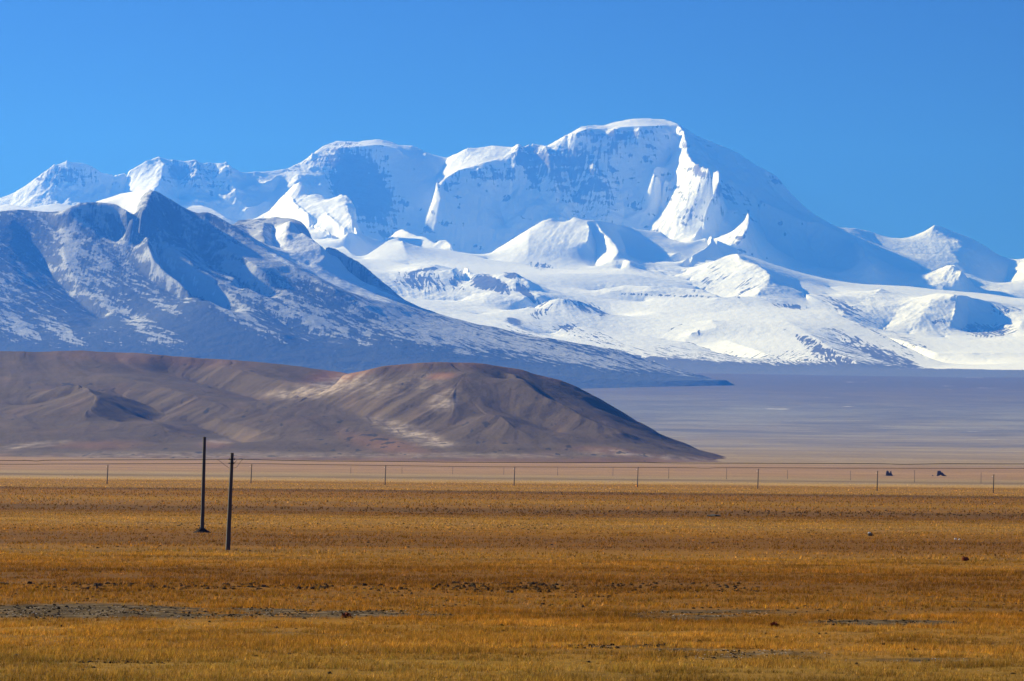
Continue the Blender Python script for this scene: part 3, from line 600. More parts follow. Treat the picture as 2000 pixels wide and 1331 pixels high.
# ================================================================== GROUND
def ground_mat():
    t = NT('dry_grass_plain', 0.95, 0.03)
    p = t.pos((0.16, 1, 1)); pf = t.pos((0.35, 1, 1)); p1 = t.pos()
    g = t.n('NewGeometry'); sp = t.n('SeparateXYZ'); t.t.links.new(g.outputs['Position'], sp.inputs[0])
    y = sp.outputs[1]; x = sp.outputs[0]
    lg = t.math('LOGARITHM', t.math('MAXIMUM', y, 10.0), 10.0)
    w1 = t.noise(t.pos((0.0035, 0.0015, 0)), 1.0, 3, 0.5); w2 = t.noise(t.pos((0.03, 0.03, 0)), 1.0, 4, 0.6)
    s = t.math('ADD', lg, t.math('MULTIPLY', t.math('SUBTRACT', w1, 0.5), 0.05))
    s = t.math('ADD', s, t.math('MULTIPLY', t.math('SUBTRACT', w2, 0.5), 0.035))
    u = t.math('DIVIDE', t.math('SUBTRACT', s, 1.8), 2.8)          # 63 m .. 20 km
    def L(d): return (math.log10(d) - 1.8) / 2.8
    GS = (.72, .60, .28); G1 = (0.42, 0.245, 0.062); G2 = (0.34, 0.175, 0.034); RB = (0.24, 0.115, 0.018); OL = (0.34, 0.225, 0.075); OR = (0.34, 0.18, 0.035); DK = (0.13, 0.07, 0.02)
    TN = (0.50, 0.31, 0.115); PK = (0.42, 0.255, 0.13); GP_ = (0.42, 0.31, 0.17); FP = (0.29, 0.31, 0.27)
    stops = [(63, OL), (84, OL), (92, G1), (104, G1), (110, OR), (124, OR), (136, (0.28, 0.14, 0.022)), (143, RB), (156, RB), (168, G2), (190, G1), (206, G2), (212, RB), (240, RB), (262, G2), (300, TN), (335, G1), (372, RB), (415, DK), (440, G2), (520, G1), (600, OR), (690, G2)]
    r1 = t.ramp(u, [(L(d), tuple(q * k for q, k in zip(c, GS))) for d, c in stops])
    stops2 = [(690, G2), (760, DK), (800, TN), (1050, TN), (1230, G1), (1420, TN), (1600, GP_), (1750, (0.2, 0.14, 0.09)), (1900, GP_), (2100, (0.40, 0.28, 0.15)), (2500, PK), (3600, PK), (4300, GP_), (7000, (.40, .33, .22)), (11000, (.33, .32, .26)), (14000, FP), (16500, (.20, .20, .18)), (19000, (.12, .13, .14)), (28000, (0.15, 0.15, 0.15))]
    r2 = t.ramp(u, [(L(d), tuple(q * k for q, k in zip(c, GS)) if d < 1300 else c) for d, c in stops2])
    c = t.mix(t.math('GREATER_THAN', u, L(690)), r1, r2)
    # streaks, patches, fine grain
    a1 = t.noise(t.pos((0.012, 0.05, 0)), 1.0, 6, 0.62); a2 = t.noise(p, 0.7, 6, 0.7); a3 = t.noise(pf, 5.0, 5, 0.7); a4 = t.noise(t.pos((.0006, .004, 0)), 1.0, 6, .65)
    a5 = t.noise(t.pos((.02, .09, 0)), 1.0, 7, .72)
    c = t.mix(t.ramp(a5, [(0.38, 0.6), (0.5, 0.0), (.62, 0.0)]), c, t.mix(0.6, c, (0.05, 0.03, 0.008)))
    c = t.mix(t.ramp(a1, [(0.40, 0.0), (0.62, 0.65)]), c, t.mix(0.55, c, (0.20, 0.085, 0.016)))
    c = t.mix(t.ramp(a4, [(0.42, 0.0), (0.55, .5)]), c, t.mix(0.5, c, (0.12, 0.075, 0.05)))
    a6 = t.noise(t.pos((.0013, .013, 0)), 1.0, 7, .7)
    c = t.mix(t.ramp(a6, [(0.5, 0.0), (0.62, .5)]), c, t.mix(0.6, c, (0.09, 0.06, 0.045)))
    c = t.mix(t.ramp(a2, [(0.36, 0.55), (0.5, 0.0)]), c, t.mix(0.6, c, (0.06, 0.04, 0.012)))
    c = t.mix(t.ramp(a3, [(0.34, 0.6), (0.5, 0.0)]), c, t.mix(0.55, c, (0.05, 0.03, 0.01)))
    # bare gravel and salt patches
    gn = t.noise(t.pos((0.5, 1.6, 1)), 0.9, 6, 0.75)
    gm = t.math('MULTIPLY', t.attr('gravel'), 1.0)
    c = t.mix(t.ramp(gm, [(0.25, 0.0), (0.7, .92)]), c, t.ramp(gn, [(0.40, (0.022, 0.018, 0.012)), (0.55, (0.10, 0.070, 0.038)), (0.72, (0.30, 0.24, 0.17))]))
    far = t.ramp(t.math('DIVIDE', y, 28000.0), [(0.12, 0.0), (0.3, 1.0)])
    fn = t.noise(t.pos((.0011, .0011, 0)), 1.0, 8, .7, .4)
    c = t.mix(t.math('MULTIPLY', far, t.ramp(fn, [(.42, 0.), (.62, .8)])), c, (0.12, 0.11, 0.11))
    c = t.mix(t.math('MULTIPLY', far, t.ramp(t.noise(t.pos((.0016, .0022, 0)), 1.0, 5, .6), [(.68, 0.), (.70, .8)])), c, (0.7, 0.66, 0.6))
    t.bump(t.math('ADD', t.math('MULTIPLY', a3, .5), a2), 1.0, 0.12)
    return t.color(c)
GR = 1500; GC = 700
Dg = np.concatenate([np.geomspace(4, 60, 60)[:-1], 1 / np.linspace(1 / 60, 1 / 420, 900)[:-1], np.geomspace(420, 70000, 680)])
Ug = np.linspace(-.34, .34, GC); GR = len(Dg)
X = Ug[None, :] * Dg[:, None]; Y = np.repeat(Dg[:, None], GC, 1)
X = X + np.sign(X) * np.maximum(0, np.abs(Ug[None, :]) - .3) * 40 * np.clip(Dg[:, None], 40, 400)
near = sstep(900, 250, Y)
Z = ground_h(X, Y) + near * (0.10 * fbm(X, Y, 14., 4) + 0.045 * fbm(X, Y, 1.3, 4)) + (1 - near) * .8 * fbm(X * .3, Y, 120., 4) * sstep(500, 900, Y)
Z = Z + sstep(2500, 12000, Y) * 11 * fbm(X * .5, Y, 1300., 6)
PX, PY = project(X, Y, Z)
gn = fbm(X * .4, Y, 6., 5)
def gblob(px, py, w, h): return ((PX - px) / w) ** 2 + ((PY - py) / h) ** 2
grav = np.zeros_like(X)
for (px, py, w, h, s) in [(210, 1196, 330, 13, 1.), (560, 1199, 280, 9, .85), (1330, 1203, 110, 9, .8), (1480, 1197, 180, 5, .65), (1740, 1218, 160, 6, .75), (1500, 1281, 130, 9, .9), (1360, 1270, 90, 4, .7), (1780, 1290, 160, 4, .7), (1260, 1262, 60, 3, .6), (200, 1292, 60, 4, .5), (700, 1040, 400, 3, .35), (1150, 1262, 70, 3, .6)]:
    grav = np.maximum(grav, s * np.exp(-gblob(px, py, w, h) ** 2 * .5))
grav = np.clip(grav * (.85 + 1.5 * gn + .8 * fbm(X * .5, Y, 1.6, 3)), 0, 1)
Z = Z + grav * near * .06 * fbm(X, Y, .8, 3, True)
def ground_near(x, y):
    return float(ground_h(x, y))
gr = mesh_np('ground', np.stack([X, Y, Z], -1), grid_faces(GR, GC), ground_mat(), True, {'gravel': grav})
link(gr); tag(gr, 'flat plain of dry golden and rust brown grassland', None, None, 'structure')
def gz_at(xs, ys):
    ri = np.clip(np.searchsorted(Dg, ys) - 1, 0, GR - 2); fr = (ys - Dg[ri]) / (Dg[ri + 1] - Dg[ri])
    uu = np.clip((xs / ys + .34) / .68 * (GC - 1), 0, GC - 2); ci = uu.astype(int); fc = uu - ci
    a = Z[ri, ci] * (1 - fc) + Z[ri, ci + 1] * fc; b = Z[ri + 1, ci] * (1 - fc) + Z[ri + 1, ci + 1] * fc
    return a * (1 - fr) + b * fr
def gv_at(xs, ys):
    ri = np.clip(np.searchsorted(Dg, ys), 0, GR - 1); ci = np.clip(((xs / ys + .34) / .68 * (GC - 1)).astype(int), 0, GC - 1); return grav[ri, ci]

# ---- dry grass standing on the near part of the plain
BAND_FAR = [(335, (.42, .245, .062)), (372, (.24, .115, .018)), (415, (.13, .07, .02)), (440, (.34, .175, .034)), (520, (.42, .245, .062)), (600, (.34, .18, .035)), (690, (.34, .175, .034)), (760, (.16, .085, .025)), (800, (.5, .31, .115)), (1300, (.5, .31, .115)), (1600, (.5, .38, .26))]
BAND = [(63, (.34, .225, .075)), (84, (.34, .225, .075)), (92, (.42, .245, .062)), (104, (.42, .245, .062)), (110, (.34, .18, .035)), (124, (.34, .18, .035)), (136, (.28, .14, .022)), (143, (.24, .115, .018)), (156, (.24, .115, .018)), (168, (.34, .175, .034)), (190, (.42, .245, .062)), (206, (.34, .175, .034)), (212, (.24, .115, .018)), (240, (.24, .115, .018)), (262, (.34, .175, .034)), (300, (.5, .31, .115))] + BAND_FAR
def blades(n, d0, d1, nb, h0, h1, wd):
    d = np.sqrt(RNG.uniform(d0 ** 2, d1 ** 2, n)); u = RNG.uniform(-.245, .245, n); x = u * d
    cl = fbm(x * .6, d, 2.2, 3) + .6 * fbm(x * .3, d, 9., 3)
    gvv = gv_at(x, d); keep = (RNG.random(n) < np.clip(.55 + 1.3 * cl, .12, 1)) & (RNG.random(n) > gvv * 1.6)
    if d1 > 1000: keep &= RNG.random(n) < np.clip((d1 - d) / (d1 - 700), 0, 1)
    x, d, cl = x[keep], d[keep], cl[keep]; n = len(x)
    z = gz_at(x, d)
    sc = np.clip(1 + 1.2 * cl, .5, 1.8) * RNG.uniform(.6, 1.25, n)
    X0 = np.repeat(x, nb) + RNG.normal(0, .05, n * nb); Y0 = np.repeat(d, nb) + RNG.normal(0, .05, n * nb); Z0 = np.repeat(z, nb) - .01
    h = np.repeat(sc, nb) * RNG.uniform(h0, h1, n * nb); w = wd * RNG.uniform(.7, 1.4, n * nb)
    a = RNG.uniform(0, math.pi, n * nb); lx = RNG.normal(.08, .3, n * nb) * h; ly = RNG.normal(0, .3, n * nb) * h
    ax, ay = np.cos(a) * w, np.sin(a) * w
    co = np.stack([np.stack([X0 - ax, Y0 - ay, Z0], -1), np.stack([X0 + ax, Y0 + ay, Z0], -1), np.stack([X0 + lx, Y0 + ly, Z0 + h], -1)], 1).reshape(-1, 3)
    bc = np.stack([np.interp(np.log(d * (1 + .05 * fbm(x * .3, d, 8., 3))), np.log([b[0] for b in BAND]), [b[1][k] for b in BAND]) for k in range(3)], -1)
    v = np.exp(RNG.normal(0, .30, (n, 1))) * 1.25 * (1 + .9 * np.clip(fbm(x * .35, d, 5., 4), -.6, .6))[:, None]; bc = bc * np.array([[.76, .62, .30]]); gr_ = RNG.random((n, 1))
    bc = bc * v; bc = np.where(gr_ < .12, bc * np.array([[.75, 1.0, .9]]), bc); bc = np.where(gr_ > .93, bc * .4, bc); bc = np.where((gr_ > .88) & (gr_ <= .93), bc * 1.3 + .06, bc)
    col = np.repeat(bc, nb * 3, 0)
    return co, col
parts = [blades(150000, 70, 118, 5, .09, .20, .009), blades(120000, 118, 190, 4, .10, .20, .014), blades(90000, 190, 380, 3, .10, .20, .028), blades(150000, 380, 1650, 3, .16, .34, .09)]
co = np.concatenate([p[0] for p in parts]); col = np.concatenate([p[1] for p in parts])
t = NT('dry_grass_blades', 0.8, 0.1)
cn = t.n('Attribute', attribute_name='tint'); t.t.links.new(cn.outputs['Color'], t.b.inputs['Base Color'])
tr = t.n('BsdfTranslucent'); t.t.links.new(cn.outputs['Color'], tr.inputs['Color'])
mx = t.n('MixShader'); mx.inputs[0].default_value = .35; t.t.links.new(t.b.outputs[0], mx.inputs[1]); t.t.links.new(tr.outputs[0], mx.inputs[2])
t.t.links.new(mx.outputs[0], t.t.nodes['Material Output'].inputs['Surface'])
o = mesh_np('dry_grass', co, np.arange(len(co)), t.m, False, nside=3)
ca = o.data.attributes.new('tint', 'FLOAT_COLOR', 'POINT'); ca.data.foreach_set('color', np.concatenate([col, np.ones((len(col), 1))], 1).astype(np.float32).ravel())
link(o); tag(o, 'short dry golden grass covering the near plain', None, None, 'stuff')

# ---- dark clods and tussocks strewn in rows, pale stones on the gravel
def lumps(name, specs, mat, label, flat=.55):
    base = np.array([(0, 0, 1)] + [(math.cos(k * math.pi / 3) * .62, math.sin(k * math.pi / 3) * .62, .72) for k in range(6)] + [(math.cos(k * math.pi / 3 + .5), math.sin(k * math.pi / 3 + .5), -.15) for k in range(6)])
    fc = [(0, 1 + k, 1 + (k + 1) % 6) for k in range(6)] + [(1 + k, 7 + k, 1 + (k + 1) % 6) for k in range(6)] + [(7 + k, 7 + (k + 1) % 6, 1 + (k + 1) % 6) for k in range(6)]
    fc = np.array(fc); C_, F_ = [], []; off = 0
    for (n, x0, x1, y0, y1, s0, s1) in specs:
        px = RNG.uniform(x0, x1, n); py = RNG.uniform(y0, y1, n)
        k = fbm(px, py * 6, 90., 3) > RNG.uniform(-.6, .2, n); px, py = px[k], py[k]
        for a, b in zip(px, py):
            x, y, z = GPT(a, b)
            sz = random.uniform(s0, s1) * y / F * .5
            p = base * RNG.uniform(.75, 1.25, base.shape) * np.array([sz, sz * random.uniform(.7, 1.1), sz * flat * random.uniform(.7, 1.3)])
            an = random.uniform(0, 6.28); c, s = math.cos(an), math.sin(an)
            p = np.stack([p[:, 0] * c - p[:, 1] * s, p[:, 0] * s + p[:, 1] * c, p[:, 2]], -1)
            zz = gz_at(np.array([x]), np.array([y]))[0]
            C_.append(p + np.array([x, y, zz])); F_.append(fc + off); off += len(base)
    o = mesh_np(name, np.concatenate(C_), np.concatenate(F_), mat, False, nside=3); link(o); tag(o, label, None, None, 'stuff'); return o
t = NT('dark_turf', .95, .05); M_CLOD = t.color(t.mix(t.noise(t.pos(), 2.0, 4), (.012, .010, .008), (.06, .038, .016)))
t = NT('pale_stone', .9, .1); M_STONE = t.color(t.mix(t.noise(t.pos(), 2.0, 4), (.22, .20, .18), (.62, .58, .54)))
lumps('turf_clods', [(700, -40, 1100, 1140, 1154, 4, 14), (300, 900, 1500, 1140, 1158, 4, 11), (260, -40, 1200, 1155, 1176, 3, 9), (200, -40, 2040, 1150, 1190, 3, 9), (120, 900, 2040, 1180, 1200, 3, 12), (1100, -40, 900, 1183, 1207, 2, 8), (260, -40, 2040, 1060, 1140, 2, 7),
  (420, -40, 1100, 1022, 1036, 2, 6), (260, 1000, 2040, 1034, 1060, 2, 5), (450, 700, 2040, 998, 1009, 2, 6), (120, 1300, 2040, 966, 985, 2, 4), (140, 500, 1300, 963, 967, 1.5, 4), (120, -40, 1100, 975, 1000, 1.5, 3.5), (160, -40, 2040, 1004, 1035, 1.5, 4), (160, -40, 2040, 1210, 1331, 4, 13), (260, 1280, 1620, 1272, 1290, 2, 8), (60, 1240, 1300, 1258, 1266, 4, 10), (220, 1230, 1600, 1195, 1208, 2, 7), (160, 1600, 1900, 1212, 1224, 2, 8),
  (90, 150, 330, 1288, 1296, 3, 10), (40, 1080, 1200, 1262, 1268, 4, 12)], M_CLOD, 'dark turf clods and tussocks scattered over the plain', .62)
lumps('pale_pebbles', [(420, -40, 850, 1184, 1206, 1.5, 4), (160, 1280, 1620, 1270, 1290, 1.5, 5), (120, 1230, 1500, 1195, 1208, 1.5, 4), (60, -40, 2040, 1215, 1331, 1.5, 4), (40, 1650, 2000, 1284, 1300, 2, 5)], M_STONE, 'pale pebbles lying on the bare gravel patches', .4)

# ================================================================== THINGS
def frame(a, b, rot=0.0):
    a, b = Vector(a), Vector(b); w = (b - a).normalized()
    u = Vector((1, 0, 0)); u = (u - w * u.dot(w)).normalized(); v = w.cross(u)
    return u * math.cos(rot) + v * math.sin(rot), -u * math.sin(rot) + v * math.cos(rot), w
def prism(a, b, r0, r1, sides, rot=0.0, cham=0.0, rings=1, wob=0.0):
    """tapered bar from a to b; sides 4 with a chamfer gives a square post with broken edges"""
    u, v, w = frame(a, b, rot); a, b = Vector(a), Vector(b); co, fa = [], []
    if sides == 4:
        k = 1 - cham; sec = [(1, -k), (1, k), (k, 1), (-k, 1), (-1, k), (-1, -k), (-k, -1), (k, -1)]
    else: sec = [(math.cos(2 * math.pi * i / sides), math.sin(2 * math.pi * i / sides)) for i in range(sides)]
    n = len(sec)
    for j in range(rings + 1):
        f = j / rings; c = a.lerp(b, f); r = r0 + (r1 - r0) * f
        c = c + u * random.uniform(-wob, wob) + v * random.uniform(-wob, wob)
        for s in sec: co.append(c + u * (s[0] * r) + v * (s[1] * r))
        if j:
            for i in range(n): q = (j - 1) * n; fa.append((q + i, q + (i + 1) % n, q + n + (i + 1) % n, q + n + i))
    return co, fa, n
class MB:
    def __init__(s): s.co, s.f = [], []
    def add(s, co, fa, n=None):
        o = len(s.co); s.co += [Vector(c) for c in co]; s.f += [tuple(i + o for i in q) for q in fa]
        if n: s.f.append(tuple(o + i for i in reversed(range(n)))); s.f.append(tuple(len(s.co) - n + i for i in range(n)))
        return s
    def bar(s, a, b, r0, r1=None, sides=6, **k): return s.add(*prism(a, b, r0, r1 if r1 is not None else r0, sides, **k))
    def build(s, name, mat, parent=None, loc=None, smooth=False):
        l = Vector(loc) if loc is not None else Vector((0, 0, 0))
        me = bpy.data.meshes.new(name); me.from_pydata([c - l for c in s.co], [], s.f); me.update(); me.materials.append(mat)
        for p in me.polygons: p.use_smooth = smooth
        o = bpy.data.objects.new(name, me); link(o, parent)
        if parent is None: o.location = l
        return o
def empty(name, loc):
    o = bpy.data.objects.new(name, None); o.location = loc; link(o); return o

t = NT('weathered_pole', .85, .15)
wn = t.noise(t.pos((9, 9, .8)), 1.0, 5, .65); M_POLE = t.color(t.mix(wn, (.05, .046, .042), (.12, .11, .10))); t.bump(wn, .4, .02)
t = NT('dark_cable', .6, .2); M_WIRE = t.color((.02, .02, .022))
t = NT('insulator_glaze', .3, .5); M_INS = t.color((.10, .08, .07))
t = NT('white_insulator', .3, .5); M_WINS = t.color((.65, .65, .65))
t = NT('far_pole', .9, .1); M_FPOLE = t.color(t.mix(t.noise(t.pos((2, 2, .5)), 1.0), (.03, .03, .032), (.07, .065, .06)))
t = NT('third_row_pole', .9, .1); M_TPOLE = t.color((.09, .085, .085))
t = NT('mound_earth', .95, .05); M_MOUND = t.color(t.mix(t.noise(t.pos(), 3.0, 5, .7), (.015, .012, .012), (.07, .055, .05))); t.bump(t.noise(t.pos(), 4., 5, .7), .8, .1)
t = NT('ruin_stone', .95, .05); M_RUIN = t.color(t.mix(t.noise(t.pos(), .6, 5, .7), (.035, .03, .03), (.11, .085, .07)))
t = NT('white_rock', .9, .1); M_WROCK = t.color(t.mix(t.noise(t.pos(), 4., 4, .6), (.6, .58, .55), (.85, .84, .82)))
t = NT('grey_rock', .9, .1); M_GROCK = t.color(t.mix(t.noise(t.pos(), 4., 4, .6), (.03, .03, .03), (.10, .09, .08)))
t = NT('rust_twigs', .9, .05); M_BUSH = t.color(t.mix(t.noise(t.pos(), 8., 3), (.10, .02, .008), (.24, .06, .02)))

def loc3(px, py, tx, ty):
    b = Vector(GPT(px, py)); b.z = gz_at(np.array([b.x]), np.array([b.y]))[0]
    return b, Vector(P(tx, ty, b.y))
# lone pole with its mound
b1, t1 = loc3(394.5, 1041, 399.5, 854)
root = empty('utility_pole', b1); tag(root, 'taller lone dark pole without wires rising from a dark earth mound', 'utility pole', 'two near poles')
MB().bar(b1 - Vector((0, 0, .5)), t1, .185, .14, 4, rot=R(18), cham=.12, rings=12, wob=.006).build('shaft', M_POLE, None).parent = root
for c in root.children: c.location = -b1
def reparent(o, root):
    o.parent = root; o.location = -Vector(root.location); return o
s1 = b1.lerp(t1, .80); reparent(MB().bar(s1 + Vector((.12, 0, 0)), s1 + Vector((.30, 0, 0)), .03, .03, 6).build('step_bolt', M_WIRE), root)
def heap(name, c, rx, ry, h, mat, seed, nr=7, na=22):
    m = MB(); co = [Vector((c.x, c.y, c.z + h))]; fa = []
    rg = np.random.default_rng(seed); j = rg.uniform(.8, 1.2, na)
    for r in range(1, nr + 1):
        f = r / nr
        for a in range(na):
            an = 2 * math.pi * a / na; k = f * j[a] * rg.uniform(.93, 1.07)
            zz = h * max(0, (1 - f) ** 1.25) * rg.uniform(.8, 1.2) - (.12 if r == nr else 0)
            co.append(Vector((c.x + math.cos(an) * rx * k, c.y + math.sin(an) * ry * k, c.z + zz)))
    for a in range(na): fa.append((0, 1 + a, 1 + (a + 1) % na))
    for r in range(1, nr):
        for a in range(na):
            q = 1 + (r - 1) * na; fa.append((q + a, q + na + a, q + na + (a + 1) % na, q + (a + 1) % na))
    m.add(co, fa); return m.build(name, mat, None, c)
mo = heap('earth_mound', b1, 1.0, .9, .62, M_MOUND, 5); tag(mo, 'dark heap of earth and stones around the foot of the lone pole', 'mound')
# wired pole
b2, t2 = loc3(444.5, 1075, 453.5, 885)
DW = b2.y
root = empty('utility_pole', b2); tag(root, 'shorter leaning pole in front carrying two cables with looping jumper wires', 'utility pole', 'two near poles')
reparent(MB().bar(b2 - Vector((0, 0, .5)), t2, .175, .115, 4, rot=R(18), cham=.12, rings=12, wob=.006).build('shaft', M_POLE), root)
W3 = lambda px, py, dy=0: Vector(P(px, py, DW + dy))
reparent(MB().bar(W3(447.5, 897.5, -.2), W3(458, 897.5, -.2), .045, .045, 4, cham=.2).build('bracket', M_WIRE), root)
reparent(MB().bar(W3(447.5, 905.3, -.2), W3(456.5, 905.3, -.2), .035, .035, 4, cham=.2).build('bracket', M_WIRE), root)
for (a, c) in ((447, 897.5), (458.5, 897.5), (447, 905.3), (457, 905.3)):
    p = W3(a, c, -.2); reparent(MB().bar(p - Vector((0, 0, .05)), p + Vector((0, 0, .09)), .05, .03, 10).build('insulator', M_INS, smooth=True), root)
def curve_pts(pts, n, dy=0):
    P_ = [W3(x, y, dy) for x, y in pts]; out = []
    for i in range(len(P_) - 1):
        p0 = P_[max(0, i - 1)]; p1 = P_[i]; p2 = P_[i + 1]; p3 = P_[min(len(P_) - 1, i + 2)]
        for k in range(n):
            s = k / n; out.append(.5 * ((2 * p1) + (p2 - p0) * s + (2 * p0 - 5 * p1 + 4 * p2 - p3) * s * s + (3 * p1 - p0 - 3 * p2 + p3) * s ** 3))
    out.append(P_[-1]); return out
def cable(pts, r):
    m = MB()
    for a, b in zip(pts[:-1], pts[1:]): m.bar(a, b, r, r, 6)
    return m
for pts in ([(425, 898.2), (432, 903), (440, 909.5), (448, 914.5)], [(456, 914), (460, 913.8), (464, 910.5), (468, 905), (471, 900.5), (474, 898.3)], [(457, 905.5), (460, 902.5), (463, 899.3)]):
    reparent(cable(curve_pts(pts, 6, -.22), .014).build('jumper_wire', M_WIRE), root)
up = cable(curve_pts([(-1000, 890), (-500, 898), (0, 899.6), (45, 899.3), (72, 900.8), (100, 899.2), (250, 898.6), (400, 898.2), (447, 897.3), (458, 897.3), (600, 900.4), (750, 901.5), (870, 903.0), (1000, 903.6), (1150, 904.0), (1250, 903.4), (1300, 904.5), (1480, 905.2), (1700, 906.0), (1765, 907.2), (1850, 906.2), (2000, 906.6), (2400, 905), (3000, 896)], 5, -.25), .024).build('power_cable', M_WIRE, None, b2)
tag(up, 'upper of the two dark cables strung across the plain', 'cable', 'cables on the near pole')
lo = cable(curve_pts([(-1000, 899), (-500, 905), (0, 907.3), (100, 906.7), (250, 906.2), (400, 905.6), (447, 905), (457, 905), (600, 907.5), (752, 909.6), (900, 911.6), (1000, 912.4), (1140, 912.8), (1250, 913.2), (1345, 914), (1380, 914.8), (1420, 914), (1600, 914.6), (1800, 915), (2000, 915.2), (2400, 913), (3000, 904)], 5, -.2), .018).build('power_cable', M_WIRE, None, b2)
tag(lo, 'lower thinner cable running just below the other one', 'cable', 'cables on the near pole')

# second row of poles
L2 = [(209, 947, 908, 'thin distant pole farthest left in its row, below the left hill'), (490, 947, 907, 'thin distant pole just right of the wired near pole, with a pale insulator'),
      (752, 948, 909, 'thin distant pole below the saddle where the two brown hills meet'), (1004, 949, 912, 'thin distant pole below the middle of the rounded right hill'),
      (1245, 951, 913, 'thin distant pole below the right slope of the rounded hill'), (1480, 955, 916, 'thin distant pole just right of the tail of the brown hill'),
      (1713, 959, 920, 'thin distant pole just left of the twin towered ruin'), (1940, 962, 927, 'thin distant pole farthest right in its row, near the right edge')]
proto = None
for i, (px, by, ty, lab) in enumerate(L2):
    b, tp = loc3(px, by, px + 1.2, ty)
    if proto is None:
        root = empty('utility_pole', b); h = tp.z - b.z; H0 = h
        MBs = MB().bar((0, 0, -.6), (.25, 0, h), .21, .15, 8, rings=4, wob=.02); MBs.build('shaft', M_FPOLE, root, None)
        MB().bar((-.1, 0, h * .955), (.75, 0, h * .955), .06, .06, 4, cham=.2).build('crossarm', M_FPOLE, root)
        MB().bar((.68, 0, h * .955), (.68, 0, h * .995), .09, .05, 8).build('insulator', M_INS, root)
        MB().bar((-.35, -.1, h * .87), (-.35, -.1, h * .905), .14, .14, 8).build('insulator', M_WINS, root)
        MB().bar((-.4, 0, h * .87), (.2, 0, h * .87), .05, .05, 4, cham=.2).build('crossarm', M_FPOLE, root)
        proto = root
    else:
        root = proto.copy(); link(root); root.location = b; root.scale = (1, 1, (tp.z - b.z) / H0)
        for ch in proto.children: c = ch.copy(); link(c); c.parent = root
    tag(root, lab, 'utility pole', 'second row of poles far out on the plain')
# third row
L3 = [(685, 926, 912, 'faintest pole at the left end of the last row, below the hill saddle'), (785, 926, 912, 'hair thin pole in the last row, just right of a nearer pole below the saddle'), (884, 927, 912, 'hair thin pole in the last row, midway between nearer poles below the hill top'),
      (984, 928, 912, 'hair thin pole in the last row, close left of the nearer pole below the hill'), (1089, 929, 913, 'hair thin pole in the last row, below the dark flank of the right hill'), (1197, 930, 913, 'hair thin pole in the last row, left of the nearer pole below the hill slope'),
      (1306, 935, 913, 'hair thin pole in the last row, below the thinning tail of the hill'), (1419, 936, 914, 'hair thin pole in the last row, right under the tip of the brown hill'), (1538, 936, 918, 'hair thin pole in the last row, first on the open plain beyond the hill tip'),
      (1661, 938, 920, 'faint T shaped pole in the last row, left of the twin towered ruin'), (1786, 942, 919, 'hair thin pole in the last row, standing between the two ruins'), (1916, 944, 923, 'hair thin pole in the last row, right of the sloping ruin')]
proto = None
for i, (px, by, ty, lab) in enumerate(L3):
    b, tp = loc3(px, by, px + .6, ty)
    if proto is None:
        root = empty('utility_pole', b); H0 = tp.z - b.z
        MB().bar((0, 0, -.6), (.1, 0, H0), .17, .13, 8, rings=2).build('shaft', M_TPOLE, root)
        MB().bar((-.8, 0, H0 * .96), (.8, 0, H0 * .96), .10, .10, 4, cham=.2).build('crossarm', M_TPOLE, root)
        proto = root
    else:
        root = proto.copy(); link(root); root.location = b; root.scale = (1, 1, (tp.z - b.z) / H0)
        for ch in proto.children: c = ch.copy(); link(c); c.parent = root
    tag(root, lab, 'utility pole', 'farthest row of poles')

# ruins: broken rammed earth walls
def ruin(name, px, py, outline, thick, label, seed):
    b, _ = loc3(px, py, px, py - 5); rg = np.random.default_rng(seed); s = b.y / F
    pts = []
    for (x0, y0), (x1, y1) in zip(outline, outline[1:] + outline[:1]):
        for k in range(3):
            f = k / 3; pts.append(((x0 + (x1 - x0) * f - px) * s + rg.normal(0, .08), max(-.6, (py - (y0 + (y1 - y0) * f)) * s + rg.normal(0, .1))))
    n = len(pts); m = MB(); co = []
    for k, yy in enumerate((-thick / 2, -thick * .1, thick / 2)):
        sc = (.93, 1.0, .9)[k]
        co += [Vector((x * sc + rg.normal(0, .05), yy + rg.normal(0, .1), z * sc)) for x, z in pts]
    fa = [(k * n + i, k * n + (i + 1) % n, (k + 1) * n + (i + 1) % n, (k + 1) * n + i) for k in range(2) for i in range(n)]
    fa += [tuple(reversed(range(n))), tuple(range(2 * n, 3 * n))]
    m.add(co, fa); o = m.build(name, M_RUIN); o.location = b
    tag(o, label, 'ruin', 'two ruins far out on the plain'); return o, b
o, b = ruin('ruined_wall', 1735.5, 930, [(1729.8, 931), (1730.3, 925), (1731.5, 919.8), (1733.5, 919.6), (1735.6, 921.2), (1736.6, 924.5), (1738.4, 924.2), (1739, 920.5), (1740.8, 920.4), (1741.4, 925), (1743.5, 928.3), (1744.5, 931)], 2.6, 'dark ruin with two broken towers and a gap between', 3)
tag(heap('rubble_mound', b, 7.5, 3, .8, M_GROCK, 8), 'low grey rubble mound under the twin towered ruin', 'mound', 'rubble below the ruins')
o, b = ruin('ruined_wall', 1837, 930.5, [(1829, 931.5), (1829.6, 925.5), (1831, 920.6), (1836.5, 920.2), (1839, 923.3), (1841.5, 923.5), (1843.8, 927.0), (1850.5, 931.2), (1850, 932.2), (1842, 930.5), (1838, 928.2), (1834, 929.5)], 2.6, 'dark ruin sloping down to a low tail on its right', 9)
tag(heap('rubble_mound', Vector((b.x - 8.4, b.y, b.z)), 1.0, .9, 1.3, M_RUIN, 12), 'small dark rubble heap left of the sloping ruin', 'mound', 'rubble below the ruins')

